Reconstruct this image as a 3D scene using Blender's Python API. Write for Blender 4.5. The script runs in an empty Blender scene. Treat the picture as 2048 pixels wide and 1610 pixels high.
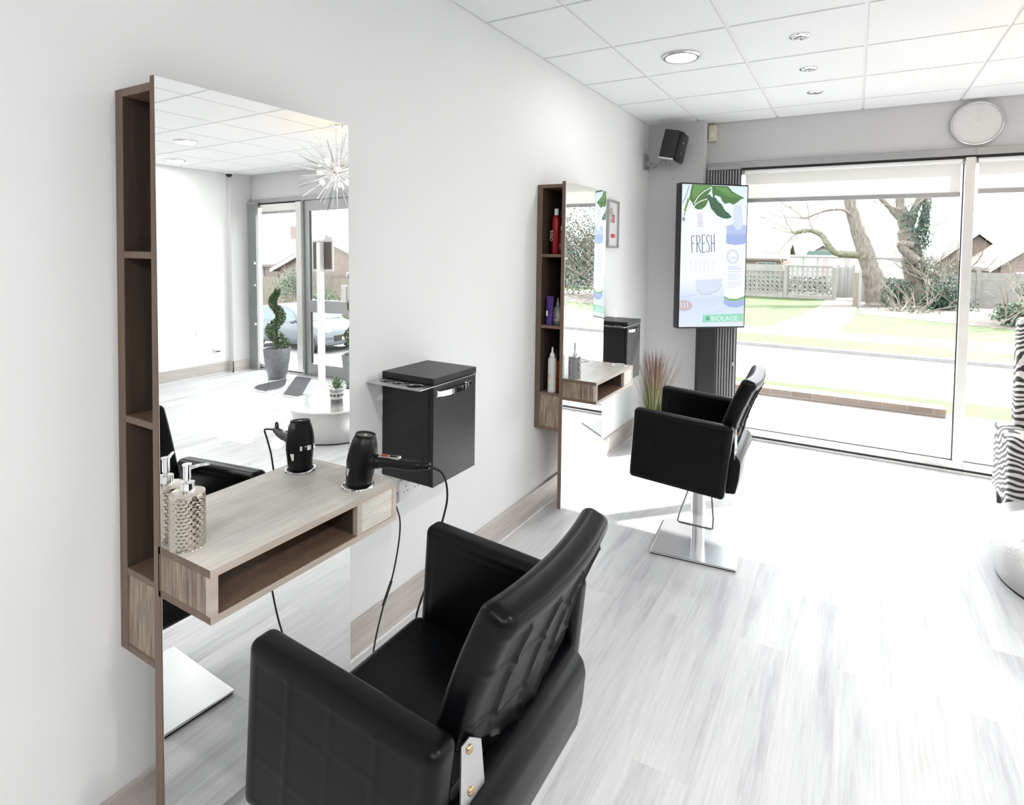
import bpy, bmesh, math, random
from mathutils import Vector, Matrix, Euler
random.seed(7)
PI = math.pi
SC = bpy.context.scene
COL = SC.collection

# ------------------------------------------------------------ camera
cd = bpy.data.cameras.new('camera')
cam = bpy.data.objects.new('camera', cd)
COL.objects.link(cam)
F_PX = 1153.708
cd.sensor_fit = 'HORIZONTAL'
cd.sensor_width = 36.0
cd.lens = 36.0 * F_PX / 2048.0
cd.shift_x = (1024.0 - 1047.419) / 2048.0
cd.shift_y = (545.283 - 805.0) / 2048.0
cd.clip_start = 0.02
cd.clip_end = 600
def cam_matrix(yaw, pitch, roll, loc):
    cy, sy, cp, sp = math.cos(yaw), math.sin(yaw), math.cos(pitch), math.sin(pitch)
    fwd = Vector((-sy*cp, cy*cp, sp)); right = Vector((cy, sy, 0.0)); up = right.cross(fwd)
    cr, sr = math.cos(roll), math.sin(roll)
    r2 = cr*right + sr*up; u2 = -sr*right + cr*up
    m = Matrix((r2, u2, -fwd)).transposed().to_4x4()
    m.translation = Vector(loc)
    return m
cam.matrix_world = cam_matrix(.52199, -.03727, .01499, (1.61599, 0.0, 1.56007))
SC.camera = cam

# ------------------------------------------------------------ sky, sun, exposure
SKY_STRENGTH = 5.2
SUN_STRENGTH = 18.0
w = bpy.data.worlds.new('sky'); SC.world = w; w.use_nodes = True
bg = w.node_tree.nodes['Background']
bg.inputs['Color'].default_value = (0.95, 0.975, 1.0, 1)
bg.inputs['Strength'].default_value = SKY_STRENGTH
sd = bpy.data.lights.new('sun', 'SUN'); sd.energy = SUN_STRENGTH; sd.angle = math.radians(0.8); sd.color = (1.0, 0.98, 0.955)
sun = bpy.data.objects.new('sun', sd); COL.objects.link(sun)
EL = math.radians(36)
sdir = Vector((-0.68*math.cos(EL), -0.733*math.cos(EL), -math.sin(EL)))
sun.rotation_euler = sdir.to_track_quat('-Z', 'Y').to_euler()
sun.location = (12, 16, 12)
PANEL_W = 23.0        # watts of each round ceiling panel
SC.view_settings.view_transform = 'Standard'
SC.view_settings.look = 'None'
SC.view_settings.gamma = 1.0
SC.view_settings.use_curve_mapping = False
SC.view_settings.exposure = 0.25
cy = SC.cycles
cy.max_bounces = 10; cy.diffuse_bounces = 6; cy.glossy_bounces = 6; cy.transmission_bounces = 6
cy.transparent_max_bounces = 16
cy.caustics_reflective = False; cy.caustics_refractive = False
cy.sample_clamp_indirect = 6.0
cy.blur_glossy = 0.5

# ------------------------------------------------------------ materials
def srgb(r, g, b):
    def f(c):
        c /= 255.0
        return c/12.92 if c <= 0.04045 else ((c+0.055)/1.055)**2.4
    return (f(r), f(g), f(b))
class NT:
    def __init__(s, name):
        s.m = bpy.data.materials.new(name); s.m.use_nodes = True
        s.t = s.m.node_tree; s.n = s.t.nodes; s.l = s.t.links
        s.bsdf = s.n['Principled BSDF']; s.out = s.n['Material Output']
    def add(s, typ, **kw):
        nd = s.n.new(typ)
        for k, v in kw.items():
            if k in nd.inputs: nd.inputs[k].default_value = v
            else: setattr(nd, k, v)
        return nd
    def link(s, a, b): s.l.new(a, b)
    def coords(s, scale=(1, 1, 1), rot=(0, 0, 0), loc=(0, 0, 0)):
        tc = s.add('ShaderNodeTexCoord'); mp = s.add('ShaderNodeMapping')
        mp.inputs['Scale'].default_value = scale; mp.inputs['Rotation'].default_value = rot; mp.inputs['Location'].default_value = loc
        s.link(tc.outputs['Object'], mp.inputs['Vector'])
        return mp.outputs['Vector']
    def ramp(s, fac, stops, interp='LINEAR'):
        r = s.add('ShaderNodeValToRGB'); r.color_ramp.interpolation = interp
        e = r.color_ramp.elements
        while len(e) < len(stops): e.new(0.5)
        for i, (p, c) in enumerate(stops):
            e[i].position = p; e[i].color = (c[0], c[1], c[2], 1)
        s.link(fac, r.inputs['Fac'])
        return r.outputs['Color']
    def bump(s, h, strength=0.3, dist=0.002):
        b = s.add('ShaderNodeBump'); b.inputs['Strength'].default_value = strength; b.inputs['Distance'].default_value = dist
        s.link(h, b.inputs['Height']); s.link(b.outputs['Normal'], s.bsdf.inputs['Normal'])
MATS = {}
def M(name, col, rough=0.5, metal=0.0, var=0.06, scale=6.0, bump=0.0, bscale=200.0, spec=0.5, bdist=0.001, stretch=(1, 1, 1), coat=0.0):
    """principled surface with slight procedural colour variation and optional fine bump"""
    if name in MATS: return MATS[name]
    k = NT(name)
    v = k.coords(stretch)
    nz = k.add('ShaderNodeTexNoise', Scale=scale, Detail=4.0); k.link(v, nz.inputs['Vector'])
    lo = tuple(max(0, c*(1-var)) for c in col); hi = tuple(min(1, c*(1+var)) for c in col)
    k.link(k.ramp(nz.outputs['Fac'], [(0.3, lo), (0.7, hi)]), k.bsdf.inputs['Base Color'])
    k.bsdf.inputs['Roughness'].default_value = rough
    k.bsdf.inputs['Metallic'].default_value = metal
    k.bsdf.inputs['Specular IOR Level'].default_value = spec
    if coat: k.bsdf.inputs['Coat Weight'].default_value = coat; k.bsdf.inputs['Coat Roughness'].default_value = 0.08
    if bump:
        n2 = k.add('ShaderNodeTexNoise', Scale=bscale, Detail=3.0); k.link(v, n2.inputs['Vector'])
        k.bump(n2.outputs['Fac'], bump, bdist)
    MATS[name] = k.m
    return k.m
def emis(name, col, strength):
    if name in MATS: return MATS[name]
    k = NT(name); k.bsdf.inputs['Base Color'].default_value = (*col, 1)
    if strength < 1.5: k.bsdf.inputs['Base Color'].default_value = (0.01, 0.01, 0.01, 1)
    k.bsdf.inputs['Emission Color'].default_value = (*col, 1); k.bsdf.inputs['Emission Strength'].default_value = strength
    k.bsdf.inputs['Roughness'].default_value = 0.4
    MATS[name] = k.m
    return k.m
def wood(name, dark, mid, light, axis=2, rough=0.45, weave=0.0):
    k = NT(name)
    st = [14.0, 14.0, 14.0]; st[axis] = 0.9
    v = k.coords(tuple(st))
    nz = k.add('ShaderNodeTexNoise', Scale=3.0, Detail=6.0, Roughness=0.65); k.link(v, nz.inputs['Vector'])
    c = k.ramp(nz.outputs['Fac'], [(0.28, dark), (0.5, mid), (0.74, light)])
    if weave:
        st2 = [90.0, 90.0, 90.0]; st2[axis] = 6.0
        v2 = k.coords(tuple(st2)); n2 = k.add('ShaderNodeTexNoise', Scale=1.5, Detail=3.0); k.link(v2, n2.inputs['Vector'])
        v3 = k.coords((8.0, 8.0, 110.0) if axis != 2 else (110.0, 8.0, 8.0)); n3 = k.add('ShaderNodeTexNoise', Scale=1.5, Detail=3.0); k.link(v3, n3.inputs['Vector'])
        mm = k.add('ShaderNodeMath', operation='ADD'); k.link(n2.outputs['Fac'], mm.inputs[0]); k.link(n3.outputs['Fac'], mm.inputs[1])
        g = k.ramp(mm.outputs[0], [(0.38, (1-weave,)*3), (0.62, (1+weave*0.6,)*3)])
        # ramp clamps its factor at 1, so halve the sum first
        hm = k.add('ShaderNodeMath', operation='MULTIPLY'); hm.inputs[1].default_value = 0.5
        k.link(mm.outputs[0], hm.inputs[0]); k.link(hm.outputs[0], g.node.inputs['Fac'])
        mx = k.add('ShaderNodeMix', data_type='RGBA', blend_type='MULTIPLY'); mx.inputs[0].default_value = 1.0
        k.link(c, mx.inputs[6]); k.link(g, mx.inputs[7]); c = mx.outputs[2]
    k.link(c, k.bsdf.inputs['Base Color'])
    k.bsdf.inputs['Roughness'].default_value = rough
    k.bump(nz.outputs['Fac'], 0.12, 0.0008)
    MATS[name] = k.m
    return k.m

m_wall = M('wall_paint', (0.775, 0.785, 0.785), 0.7, var=0.012, scale=1.5, bump=0.05, bscale=120)
m_wallgrey = M('grey_wall_paint', (0.585, 0.58, 0.585), 0.7, var=0.012, scale=1.5, bump=0.05, bscale=120)
m_dim = M('back_wall_darkened', (0.16, 0.155, 0.15), 0.7, var=0.03)  # unseen wall coloured dark to cut fill and deepen reflections
m_ceil = M('ceiling_tile', (0.79, 0.80, 0.805), 0.85, var=0.01, scale=2.0, bump=0.15, bscale=260)
m_grid = M('ceiling_grid', (0.82, 0.82, 0.82), 0.5, var=0.01)
m_gridrec = M('ceiling_groove', (0.42, 0.42, 0.42), 0.8, var=0.02)
m_alu = M('grey_aluminium', (0.36, 0.36, 0.365), 0.42, metal=0.35, var=0.03, scale=20)
m_alul = M('pale_aluminium', (0.64, 0.63, 0.62), 0.4, metal=0.3, var=0.03, scale=20)
m_shut = M('shutter_grey', (0.30, 0.305, 0.31), 0.45, metal=0.3, var=0.04, scale=15)
m_dark = M('dark_gap', (0.02, 0.02, 0.02), 0.8)
m_black = M('black_plastic', (0.009, 0.009, 0.010), 0.35, var=0.1, scale=30, bump=0.03, bscale=600, spec=0.35)
m_blackgrain = M('black_wood_grain', (0.011, 0.011, 0.012), 0.40, var=0.3, scale=40, bump=0.2, bscale=380, bdist=0.0004)
m_leather = M('black_leather', (0.0028, 0.003, 0.0038), 0.31, var=0.12, scale=30, bump=0.12, bscale=520, bdist=0.0003, spec=0.17)
m_chrome = M('chrome', (0.86, 0.86, 0.87), 0.07, metal=1.0, var=0.01)
m_steel = M('brushed_steel', (0.66, 0.66, 0.66), 0.28, metal=1.0, var=0.08, scale=8, stretch=(1, 60, 60))
m_plate = M('polished_steel', (0.78, 0.78, 0.80), 0.22, metal=0.8, var=0.03, scale=12)
m_white = M('white_plastic', (0.80, 0.80, 0.79), 0.4, var=0.02)
m_cream = M('cream_plastic', (0.70, 0.64, 0.50), 0.45, var=0.03)
m_edge = wood('wood_edge', (0.118, 0.074, 0.048), (0.155, 0.101, 0.069), (0.19, 0.128, 0.090), axis=2)  # edge wood in the tone of its shaded side faces
m_edgey_lit = wood('wood_edge_long_lit', (0.44, 0.375, 0.315), (0.52, 0.45, 0.385), (0.58, 0.515, 0.445), axis=1)  # same edge wood, lightened to paint in the light on its front
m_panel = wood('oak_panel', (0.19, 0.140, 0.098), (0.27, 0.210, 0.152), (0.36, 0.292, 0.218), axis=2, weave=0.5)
m_panely_lit = wood('oak_panel_long_lit', (0.58, 0.545, 0.495), (0.68, 0.65, 0.60), (0.74, 0.71, 0.665), axis=1, weave=0.12)  # same oak, whitened to paint in glare and bounced light
m_inner_shade = wood('oak_inside_shade', (0.050, 0.034, 0.025), (0.070, 0.049, 0.037), (0.095, 0.069, 0.053), axis=2)  # same oak, darkened to paint in the shade inside the compartments
m_base = wood('baseboard_oak', (0.38, 0.34, 0.31), (0.49, 0.45, 0.42), (0.58, 0.545, 0.515), axis=1)

def glass_mat():
    k = NT('clear_glass'); k.n.remove(k.bsdf)
    tr = k.add('ShaderNodeBsdfTransparent'); tr.inputs['Color'].default_value = (0.985, 0.995, 0.99, 1)
    gl = k.add('ShaderNodeBsdfGlossy', Roughness=0.02)
    fr = k.add('ShaderNodeFresnel', IOR=1.35)
    mx = k.add('ShaderNodeMixShader')
    ge = k.add('ShaderNodeNewGeometry'); om = k.add('ShaderNodeMath', operation='SUBTRACT'); om.inputs[0].default_value = 1.0
    k.link(ge.outputs['Backfacing'], om.inputs[1]); fm = k.add('ShaderNodeMath', operation='MULTIPLY')
    k.link(fr.outputs[0], fm.inputs[0]); k.link(om.outputs[0], fm.inputs[1])
    k.link(fm.outputs[0], mx.inputs[0]); k.link(tr.outputs[0], mx.inputs[1]); k.link(gl.outputs[0], mx.inputs[2])
    k.link(mx.outputs[0], k.out.inputs['Surface'])
    return k.m
m_glass = glass_mat()
def mirror_mat():
    k = NT('mirror_silver')
    k.bsdf.inputs['Base Color'].default_value = (0.93, 0.94, 0.935, 1); k.bsdf.inputs['Metallic'].default_value = 1.0
    k.bsdf.inputs['Roughness'].default_value = 0.003
    return k.m
m_mirror = mirror_mat()
def blind_mat():
    k = NT('blind_fabric')
    d = k.bsdf; d.inputs['Base Color'].default_value = (0.86, 0.85, 0.83, 1); d.inputs['Roughness'].default_value = 0.9
    t = k.add('ShaderNodeBsdfTranslucent'); t.inputs['Color'].default_value = (0.80, 0.79, 0.76, 1)
    wv = k.add('ShaderNodeTexWave', Scale=220.0); k.link(k.coords((1, 1, 1)), wv.inputs['Vector'])
    k.bump(wv.outputs['Fac'], 0.1, 0.0005)
    mx = k.add('ShaderNodeMixShader'); mx.inputs[0].default_value = 0.28
    k.link(d.outputs[0], mx.inputs[1]); k.link(t.outputs[0], mx.inputs[2]); k.link(mx.outputs[0], k.out.inputs['Surface'])
    return k.m
m_blind = blind_mat()
def floor_mat():
    k = NT('vinyl_planks')
    v = k.coords((1, 1, 1), (0, 0, PI/2))
    br = k.add('ShaderNodeTexBrick', Scale=1.0)
    br.offset = 0.37; br.inputs['Brick Width'].default_value = 1.22; br.inputs['Row Height'].default_value = 0.178
    br.inputs['Mortar Size'].default_value = 0.0009; br.inputs['Mortar Smooth'].default_value = 0.2
    br.inputs['Color1'].default_value = (0.0, 0.0, 0.0, 1); br.inputs['Color2'].default_value = (1, 1, 1, 1); br.inputs['Mortar'].default_value = (0.5, 0.5, 0.5, 1)
    k.link(v, br.inputs['Vector'])
    v2 = k.coords((7.0, 0.75, 1.0))
    # shift the grain from plank to plank
    off = k.add('ShaderNodeVectorMath', operation='SCALE'); off.inputs['Scale'].default_value = 9.0
    k.link(br.outputs['Color'], off.inputs[0])
    ad = k.add('ShaderNodeVectorMath', operation='ADD'); k.link(v2, ad.inputs[0]); k.link(off.outputs[0], ad.inputs[1])
    n1 = k.add('ShaderNodeTexNoise', Scale=1.3, Detail=7.0, Roughness=0.62); k.link(ad.outputs[0], n1.inputs['Vector'])
    c1 = k.ramp(n1.outputs['Fac'], [(0.30, (0.46, 0.46, 0.485)), (0.46, (0.64, 0.645, 0.66)), (0.62, (0.70, 0.705, 0.71)), (0.8, (0.60, 0.58, 0.56))])
    n2 = k.add('ShaderNodeTexNoise', Scale=5.0, Detail=5.0, Roughness=0.7)
    v3 = k.coords((22.0, 0.7, 1.0)); k.link(v3, n2.inputs['Vector'])
    c2 = k.ramp(n2.outputs['Fac'], [(0.35, (0.86, 0.86, 0.87)), (0.6, (1, 1, 1))])
    mx = k.add('ShaderNodeMix', data_type='RGBA', blend_type='MULTIPLY'); mx.inputs[0].default_value = 1.0
    k.link(c1, mx.inputs[6]); k.link(c2, mx.inputs[7])
    jm = k.add('ShaderNodeMix', data_type='RGBA', blend_type='MIX'); k.link(br.outputs['Fac'], jm.inputs[0])
    k.link(mx.outputs[2], jm.inputs[6]); jm.inputs[7].default_value = (0.58, 0.565, 0.55, 1)
    k.link(jm.outputs[2], k.bsdf.inputs['Base Color'])
    k.bsdf.inputs['Roughness'].default_value = 0.38
    k.bsdf.inputs['Specular IOR Level'].default_value = 0.4
    k.bump(n2.outputs['Fac'], 0.06, 0.0006)
    return k.m
m_floor = floor_mat()

# ------------------------------------------------------------ mesh helpers
class MB:
    """collects shapes and links them as one mesh object"""
    def __init__(s): s.v = []; s.f = []; s.mi = []; s.mats = []; s.cur = 0
    def use(s, mat):
        if mat not in s.mats: s.mats.append(mat)
        s.cur = s.mats.index(mat); return s
    def add(s, verts, faces):
        o = len(s.v); s.v += [Vector(p) for p in verts]
        for f in faces: s.f.append([i+o for i in f]); s.mi.append(s.cur)
        return s
    def box(s, x0, x1, y0, y1, z0, z1, bev=0.0, seg=2, mtx=None):
        bm = bmesh.new(); bmesh.ops.create_cube(bm, size=1.0)
        for v in bm.verts: v.co = Vector((x0+(v.co.x+.5)*(x1-x0), y0+(v.co.y+.5)*(y1-y0), z0+(v.co.z+.5)*(z1-z0)))
        if bev: bmesh.ops.bevel(bm, geom=list(bm.edges), offset=bev, segments=seg, profile=0.5, affect='EDGES')
        return s.bm(bm, mtx)
    def bm(s, bm, mtx=None):
        if mtx is not None: bmesh.ops.transform(bm, matrix=mtx, verts=bm.verts)
        bm.verts.index_update()
        s.add([v.co.copy() for v in bm.verts], [[v.index for v in f.verts] for f in bm.faces])
        bm.free(); return s
    def tube(s, pts, r, seg=10, caps=True):
        pts = [Vector(p) for p in pts]; n = len(pts)
        rs = r if isinstance(r, (list, tuple)) else [r]*n
        vs = []; fs = []; prev = None
        for i, p in enumerate(pts):
            d = (pts[min(i+1, n-1)] - pts[max(i-1, 0)])
            d = d.normalized() if d.length > 1e-9 else Vector((0, 0, 1))
            if prev is None: a = d.orthogonal().normalized()
            else:
                a = prev - d*prev.dot(d)
                a = a.normalized() if a.length > 1e-6 else d.orthogonal().normalized()
            prev = a; b = d.cross(a)
            for k in range(seg):
                t = 2*PI*k/seg; vs.append(p + (a*math.cos(t)+b*math.sin(t))*rs[i])
        for i in range(n-1):
            for k in range(seg):
                k2 = (k+1) % seg; fs.append([i*seg+k, i*seg+k2, (i+1)*seg+k2, (i+1)*seg+k])
        if caps: fs.append(list(range(seg))[::-1]); fs.append([(n-1)*seg+k for k in range(seg)])
        return s.add(vs, fs)
    def lathe(s, prof, c=(0, 0, 0), seg=32, mtx=None, cap=True):
        vs = []; fs = []; c = Vector(c)
        for r, z in prof:
            for k in range(seg):
                t = 2*PI*k/seg; vs.append(Vector((r*math.cos(t), r*math.sin(t), z)))
        for i in range(len(prof)-1):
            for k in range(seg):
                k2 = (k+1) % seg; fs.append([i*seg+k, i*seg+k2, (i+1)*seg+k2, (i+1)*seg+k])
        if cap: fs.append(list(range(seg))[::-1]); fs.append([(len(prof)-1)*seg+k for k in range(seg)])
        if mtx is not None: vs = [mtx @ v for v in vs]
        return s.add([v+c for v in vs], fs)
    def prism(s, poly, y0, y1, bev=0.0, seg=2, mtx=None, plane='xz'):
        bm = bmesh.new(); n = len(poly)
        def mk(p, d): return (p[0], d, p[1]) if plane == 'xz' else ((d, p[0], p[1]) if plane == 'yz' else (p[0], p[1], d))
        a = [bm.verts.new(mk(p, y0)) for p in poly]; b = [bm.verts.new(mk(p, y1)) for p in poly]
        bm.faces.new(a); bm.faces.new(b[::-1])
        for i in range(n): bm.faces.new([a[i], b[i], b[(i+1) % n], a[(i+1) % n]])
        bmesh.ops.recalc_face_normals(bm, faces=bm.faces)
        if bev: bmesh.ops.bevel(bm, geom=list(bm.edges), offset=bev, segments=seg, profile=0.5, affect='EDGES')
        return s.bm(bm, mtx)
    def torus(s, c, R, r, axis='z', seg=32, rs=8):
        vs = []; fs = []
        for i in range(seg):
            a = 2*PI*i/seg
            for j in range(rs):
                b = 2*PI*j/rs; x, y, z = (R+r*math.cos(b))*math.cos(a), (R+r*math.cos(b))*math.sin(a), r*math.sin(b)
                p = (x, y, z) if axis == 'z' else ((x, z, y) if axis == 'y' else (z, x, y))
                vs.append(Vector(p)+Vector(c))
        for i in range(seg):
            for j in range(rs):
                fs.append([i*rs+j, ((i+1) % seg)*rs+j, ((i+1) % seg)*rs+(j+1) % rs, i*rs+(j+1) % rs])
        return s.add(vs, fs)
    def sphere(s, c, r, u=16, v=10, sc=(1, 1, 1)):
        bm = bmesh.new(); bmesh.ops.create_uvsphere(bm, u_segments=u, v_segments=v, radius=r)
        for q in bm.verts: q.co = Vector((q.co.x*sc[0], q.co.y*sc[1], q.co.z*sc[2])) + Vector(c)
        return s.bm(bm)
    def slab(s, front, nrm, thick, S, T, r, seam_f=None, seam_r=None, ds=0.008):
        """padded panel with rounded rim: front(s,t) point, nrm(s,t) unit normal pointing to the rear; S,T sizes in metres"""
        def samples(L):
            n = max(4, int(round((L-2*r)/ds))); e = [r*(1-math.cos(PI/2*i/5)) for i in range(5)]
            return e + [r+(L-2*r)*i/n for i in range(n+1)] + [L-x for x in e[::-1]]
        ss, ts = samples(S), samples(T)
        ns, nt = len(ss), len(ts); vs = []; fs = []
        for side in (0, 1):
            for a in ss:
                for b in ts:
                    d1 = min(a, S-a); d2 = min(b, T-b)
                    q1 = max(0, 1-d1/r); q2 = max(0, 1-d2/r); q = min(1.0, math.hypot(q1, q2))
                    if q1 > 0 and q2 > 0:      # map the square corner onto a quarter disc
                        m1 = q1*math.sqrt(1-q2*q2/2); m2 = q2*math.sqrt(1-q1*q1/2); q = min(1.0, math.hypot(m1, m2))
                        a2 = (1-m1)*r if a < S/2 else S-(1-m1)*r; b2 = (1-m2)*r if b < T/2 else T-(1-m2)*r
                    else: a2, b2 = a, b
                    inset = min(r, thick/2)*(1-math.sqrt(max(0, 1-q*q)))
                    p = front(a2, b2); n = nrm(a2, b2)
                    if side == 0: off = inset + (seam_f(a, b) if seam_f else 0)
                    else: off = thick - inset - (seam_r(a, b) if seam_r else 0)
                    vs.append(p + n*off)
        N = ns*nt
        for i in range(ns-1):
            for j in range(nt-1):
                q = [i*nt+j, (i+1)*nt+j, (i+1)*nt+j+1, i*nt+j+1]
                fs.append(q); fs.append([x+N for x in q[::-1]])
        ring = [i*nt for i in range(ns)] + [(ns-1)*nt+j for j in range(1, nt)] + [i*nt+nt-1 for i in range(ns-2, -1, -1)] + [j for j in range(nt-2, 0, -1)]
        for k in range(len(ring)):
            a, b = ring[k], ring[(k+1) % len(ring)]; fs.append([a, a+N, b+N, b])
        return s.add(vs, fs)
    def text(s, body, size, mtx, extrude=0.0, align='LEFT', space=1.0):
        cu = bpy.data.curves.new('lettering', 'FONT'); cu.body = body; cu.size = size; cu.extrude = extrude; cu.align_x = align; cu.space_character = space
        cu.resolution_u = 4
        o = bpy.data.objects.new('lettering', cu); COL.objects.link(o)
        dg = bpy.context.evaluated_depsgraph_get(); me = bpy.data.meshes.new_from_object(o.evaluated_get(dg))
        bm = bmesh.new(); bm.from_mesh(me); s.bm(bm, mtx)
        bpy.data.objects.remove(o); bpy.data.curves.remove(cu); bpy.data.meshes.remove(me)
        return s
    def build(s, name, mat=None, parent=None, smooth=False, world=True):
        """links the mesh; vertices are in world space and shifted to the parent's origin (world=False: already local)"""
        off = Vector((0, 0, 0))
        if parent is not None and world:
            p = parent
            while p is not None: off += p.location; p = p.parent
        me = bpy.data.meshes.new(name)
        me.from_pydata([v-off for v in s.v], [], s.f)
        mats = s.mats if s.mats else []
        if mat is not None and not mats: mats = [mat]
        for mm in mats: me.materials.append(mm)
        if s.mats:
            for p, i in zip(me.polygons, s.mi): p.material_index = i
        bm = bmesh.new(); bm.from_mesh(me); bmesh.ops.recalc_face_normals(bm, faces=bm.faces); bm.to_mesh(me); bm.free()
        if smooth:
            for p in me.polygons: p.use_smooth = True
            try: me.set_sharp_from_angle(angle=math.radians(smooth if smooth is not True else 38))
            except Exception: pass
        me.update()
        o = bpy.data.objects.new(name, me); COL.objects.link(o)
        if parent is not None: o.parent = parent
        return o
def tag(o, label=None, cat=None, group=None, kind=None):
    if label: o['label'] = label
    if cat: o['category'] = cat
    if group: o['group'] = group
    if kind: o['kind'] = kind
    return o
def thing(name, loc, label=None, cat=None, group=None, rz=0.0, kind=None):
    o = bpy.data.objects.new(name, None); o.empty_display_size = 0.1; COL.objects.link(o)
    o.location = loc; o.rotation_euler = (0, 0, rz)
    return tag(o, label, cat, group, kind)
def kids(o): return [c for c in COL.objects if c.parent == o]
def copy_tree(o, parent=None):
    c = o.copy(); COL.objects.link(c); c.parent = parent
    for ch in kids(o): copy_tree(ch, c)
    return c
def smoothpath(pts, n=8):
    """Catmull-Rom through the points"""
    P = [Vector(p) for p in pts]; P = [P[0]*2-P[1]] + P + [P[-1]*2-P[-2]]; out = []
    for i in range(1, len(P)-2):
        a, b, c, d = P[i-1:i+3]
        for k in range(n):
            t = k/n; out.append(0.5*((2*b)+(c-a)*t+(2*a-5*b+4*c-d)*t*t+(3*b-a-3*c+d)*t**3))
    out.append(P[-2]); return out

# ============================================================ THE SETTING
H, Y, XR, YB = 2.682, 5.157, 6.06, -2.6
def struct(name, mb, mat, smooth=False, label=None):
    o = mb.build(name, mat, None, smooth); o['kind'] = 'structure'
    if label: o['label'] = label
    return o
struct('floor', MB().box(-0.1, XR+0.1, YB-0.1, Y+0.12, -0.12, 0.0), m_floor, label='light grey wood plank floor of the salon')
struct('wall_left', MB().box(-0.12, 0, YB, Y+0.15, 0, H+0.1), m_wall, label='white side wall carrying the two styling stations')
struct('wall_right', MB().box(XR, XR+0.12, YB, Y+0.15, 0, H+0.1), m_wall, label='white opposite wall seen in the near mirror')
struct('wall_back', MB().box(-0.12, XR+0.12, YB-0.12, YB, 0, H+0.1), m_dim, label='unseen wall behind the camera, darkened to cut fill')
struct('wall_front', MB().box(0, XR, Y, Y+0.15, 2.34, H+0.1), m_wallgrey, label='pale grey band of wall above the shop window')
struct('trim_1', MB().box(0, 0.477, 4.988, Y+0.15, 0, H), m_wallgrey, label='pale grey square pillar in the window corner')
struct('trim_2', MB().box(5.97, XR, 4.845, Y+0.15, 0, H), m_wallgrey, label='pale grey slim pillar in the far window corner')
# suspended ceiling: tiles dropped just below a white grid
mb = MB().use(m_grid)
mb.box(-0.12, XR+0.12, YB-0.12, Y+0.15, H+0.012, H+0.14)
mb.use(m_ceil)
xs = [0.0] + [0.4255+0.6*i for i in range(10)] + [XR]
ys = [YB] + [2.4017+0.6*j for j in range(-8, 5)] + [Y]
g = 0.009
for i in range(len(xs)-1):
    for j in range(len(ys)-1):
        x0, x1, y0, y1 = xs[i]+g, xs[i+1]-g, ys[j]+g, ys[j+1]-g
        if i == 0: x0 = 0.004
        if x1-x0 < 0.03 or y1-y0 < 0.03: continue
        mb.box(x0, x1, y0, y1, H, H+0.012)
struct('ceiling', mb, None, label='white suspended tile ceiling')

def baseboard(name, boxes, lab):
    mb = MB().use(m_base)
    for (x0, x1, y0, y1) in boxes: mb.box(x0, x1, y0, y1, 0.0, 0.145, 0.002, 1)
    mb.use(m_white)
    for (x0, x1, y0, y1) in boxes: mb.box(x0-0.004 if x0 > 1 else x0, x1+0.004, y0-0.004, y1, 0.0, 0.007)
    struct(name, mb, None, label=lab)
baseboard('baseboard_left', [(0, 0.012, YB, 4.988), (0, 0.489, 4.976, 4.988), (0.477, 0.489, 4.976, 5.09)], 'grey oak baseboard along the station wall and pillar')
baseboard('baseboard_right', [(XR-0.012, XR, YB, 4.845), (5.958, XR, 4.833, 4.845), (5.958, 5.97, 4.833, 5.09)], 'grey oak baseboard along the far white wall')
baseboard('baseboard_back', [(0.012, XR-0.012, YB, YB+0.012)], 'grey oak baseboard of the back wall')

# window bays: head, sill and jambs of satin grey aluminium with a glass pane
def bay(name, x0, x1, jl, jr, lab):
    root = thing(name, ((x0+x1)/2, Y+0.05, 0), kind='structure'); root['label'] = lab
    mb = MB().use(m_alu).box(x0, x1, Y-0.02, Y+0.1, 2.287, 2.34, 0.002, 1)
    mb.use(m_dark).box(x0, x1, Y-0.012, Y+0.08, 2.272, 2.287)
    mb.use(m_alul).box(x0, x1, Y-0.004, Y+0.1, 0.028, 0.078, 0.003, 1).box(x0, x1, Y+0.02, Y+0.09, 2.235, 2.272)
    mb.use(m_dark).box(x0, x1, Y-0.010, Y+0.09, 0.018, 0.028)
    mb.use(m_alul).box(x0, x1, Y-0.022, Y+0.1, 0.0, 0.018, 0.003, 1)
    if jl: mb.use(m_alul).box(x0, x0+jl, Y-0.03, Y+0.09, 0.078, 2.272, 0.002, 1)
    if jr: mb.use(m_alul).box(x1-jr, x1, Y-0.03, Y+0.09, 0.078, 2.272, 0.002, 1)
    mb.build('window_frame', None, root)
    mb = MB().use(m_black)
    a, b = x0+jl, x1-jr
    mb.box(a, a+0.006, Y+0.03, Y+0.055, 0.078, 2.235).box(b-0.006, b, Y+0.03, Y+0.055, 0.078, 2.235)
    mb.box(a+0.006, b-0.006, Y+0.03, Y+0.055, 0.078, 0.084)
    mb.build('gasket', None, root)
    MB().box(a+0.002, b-0.002, Y+0.038, Y+0.046, 0.08, 2.236).build('glass_pane', m_glass, root)
    return root
bay('window_1', 0.477, 2.327, 0.05, 0.057, 'large clear shop window pane left of the pale mullion')
bay('window_2', 2.327, 4.085, 0.0, 0.03, 'shop window pane right of the pale mullion behind the zebra armchair')
bay('window_3', 4.945, 5.97, 0.10, 0.03, 'narrow shop window pane beside the entrance door')
dr = thing('door_1', (4.515, Y+0.05, 0), kind='structure'); dr['label'] = 'glazed entrance door with grey frame seen in the near mirror'
mb = MB().use(m_alu)
mb.box(4.085, 4.945, Y-0.02, Y+0.1, 2.287, 2.34).box(4.085, 4.945, Y-0.01, Y+0.1, 0, 0.016)
mb.box(4.085, 4.105, Y-0.02, Y+0.1, 0.016, 2.287).box(4.925, 4.945, Y-0.02, Y+0.1, 0.016, 2.287)
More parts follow.
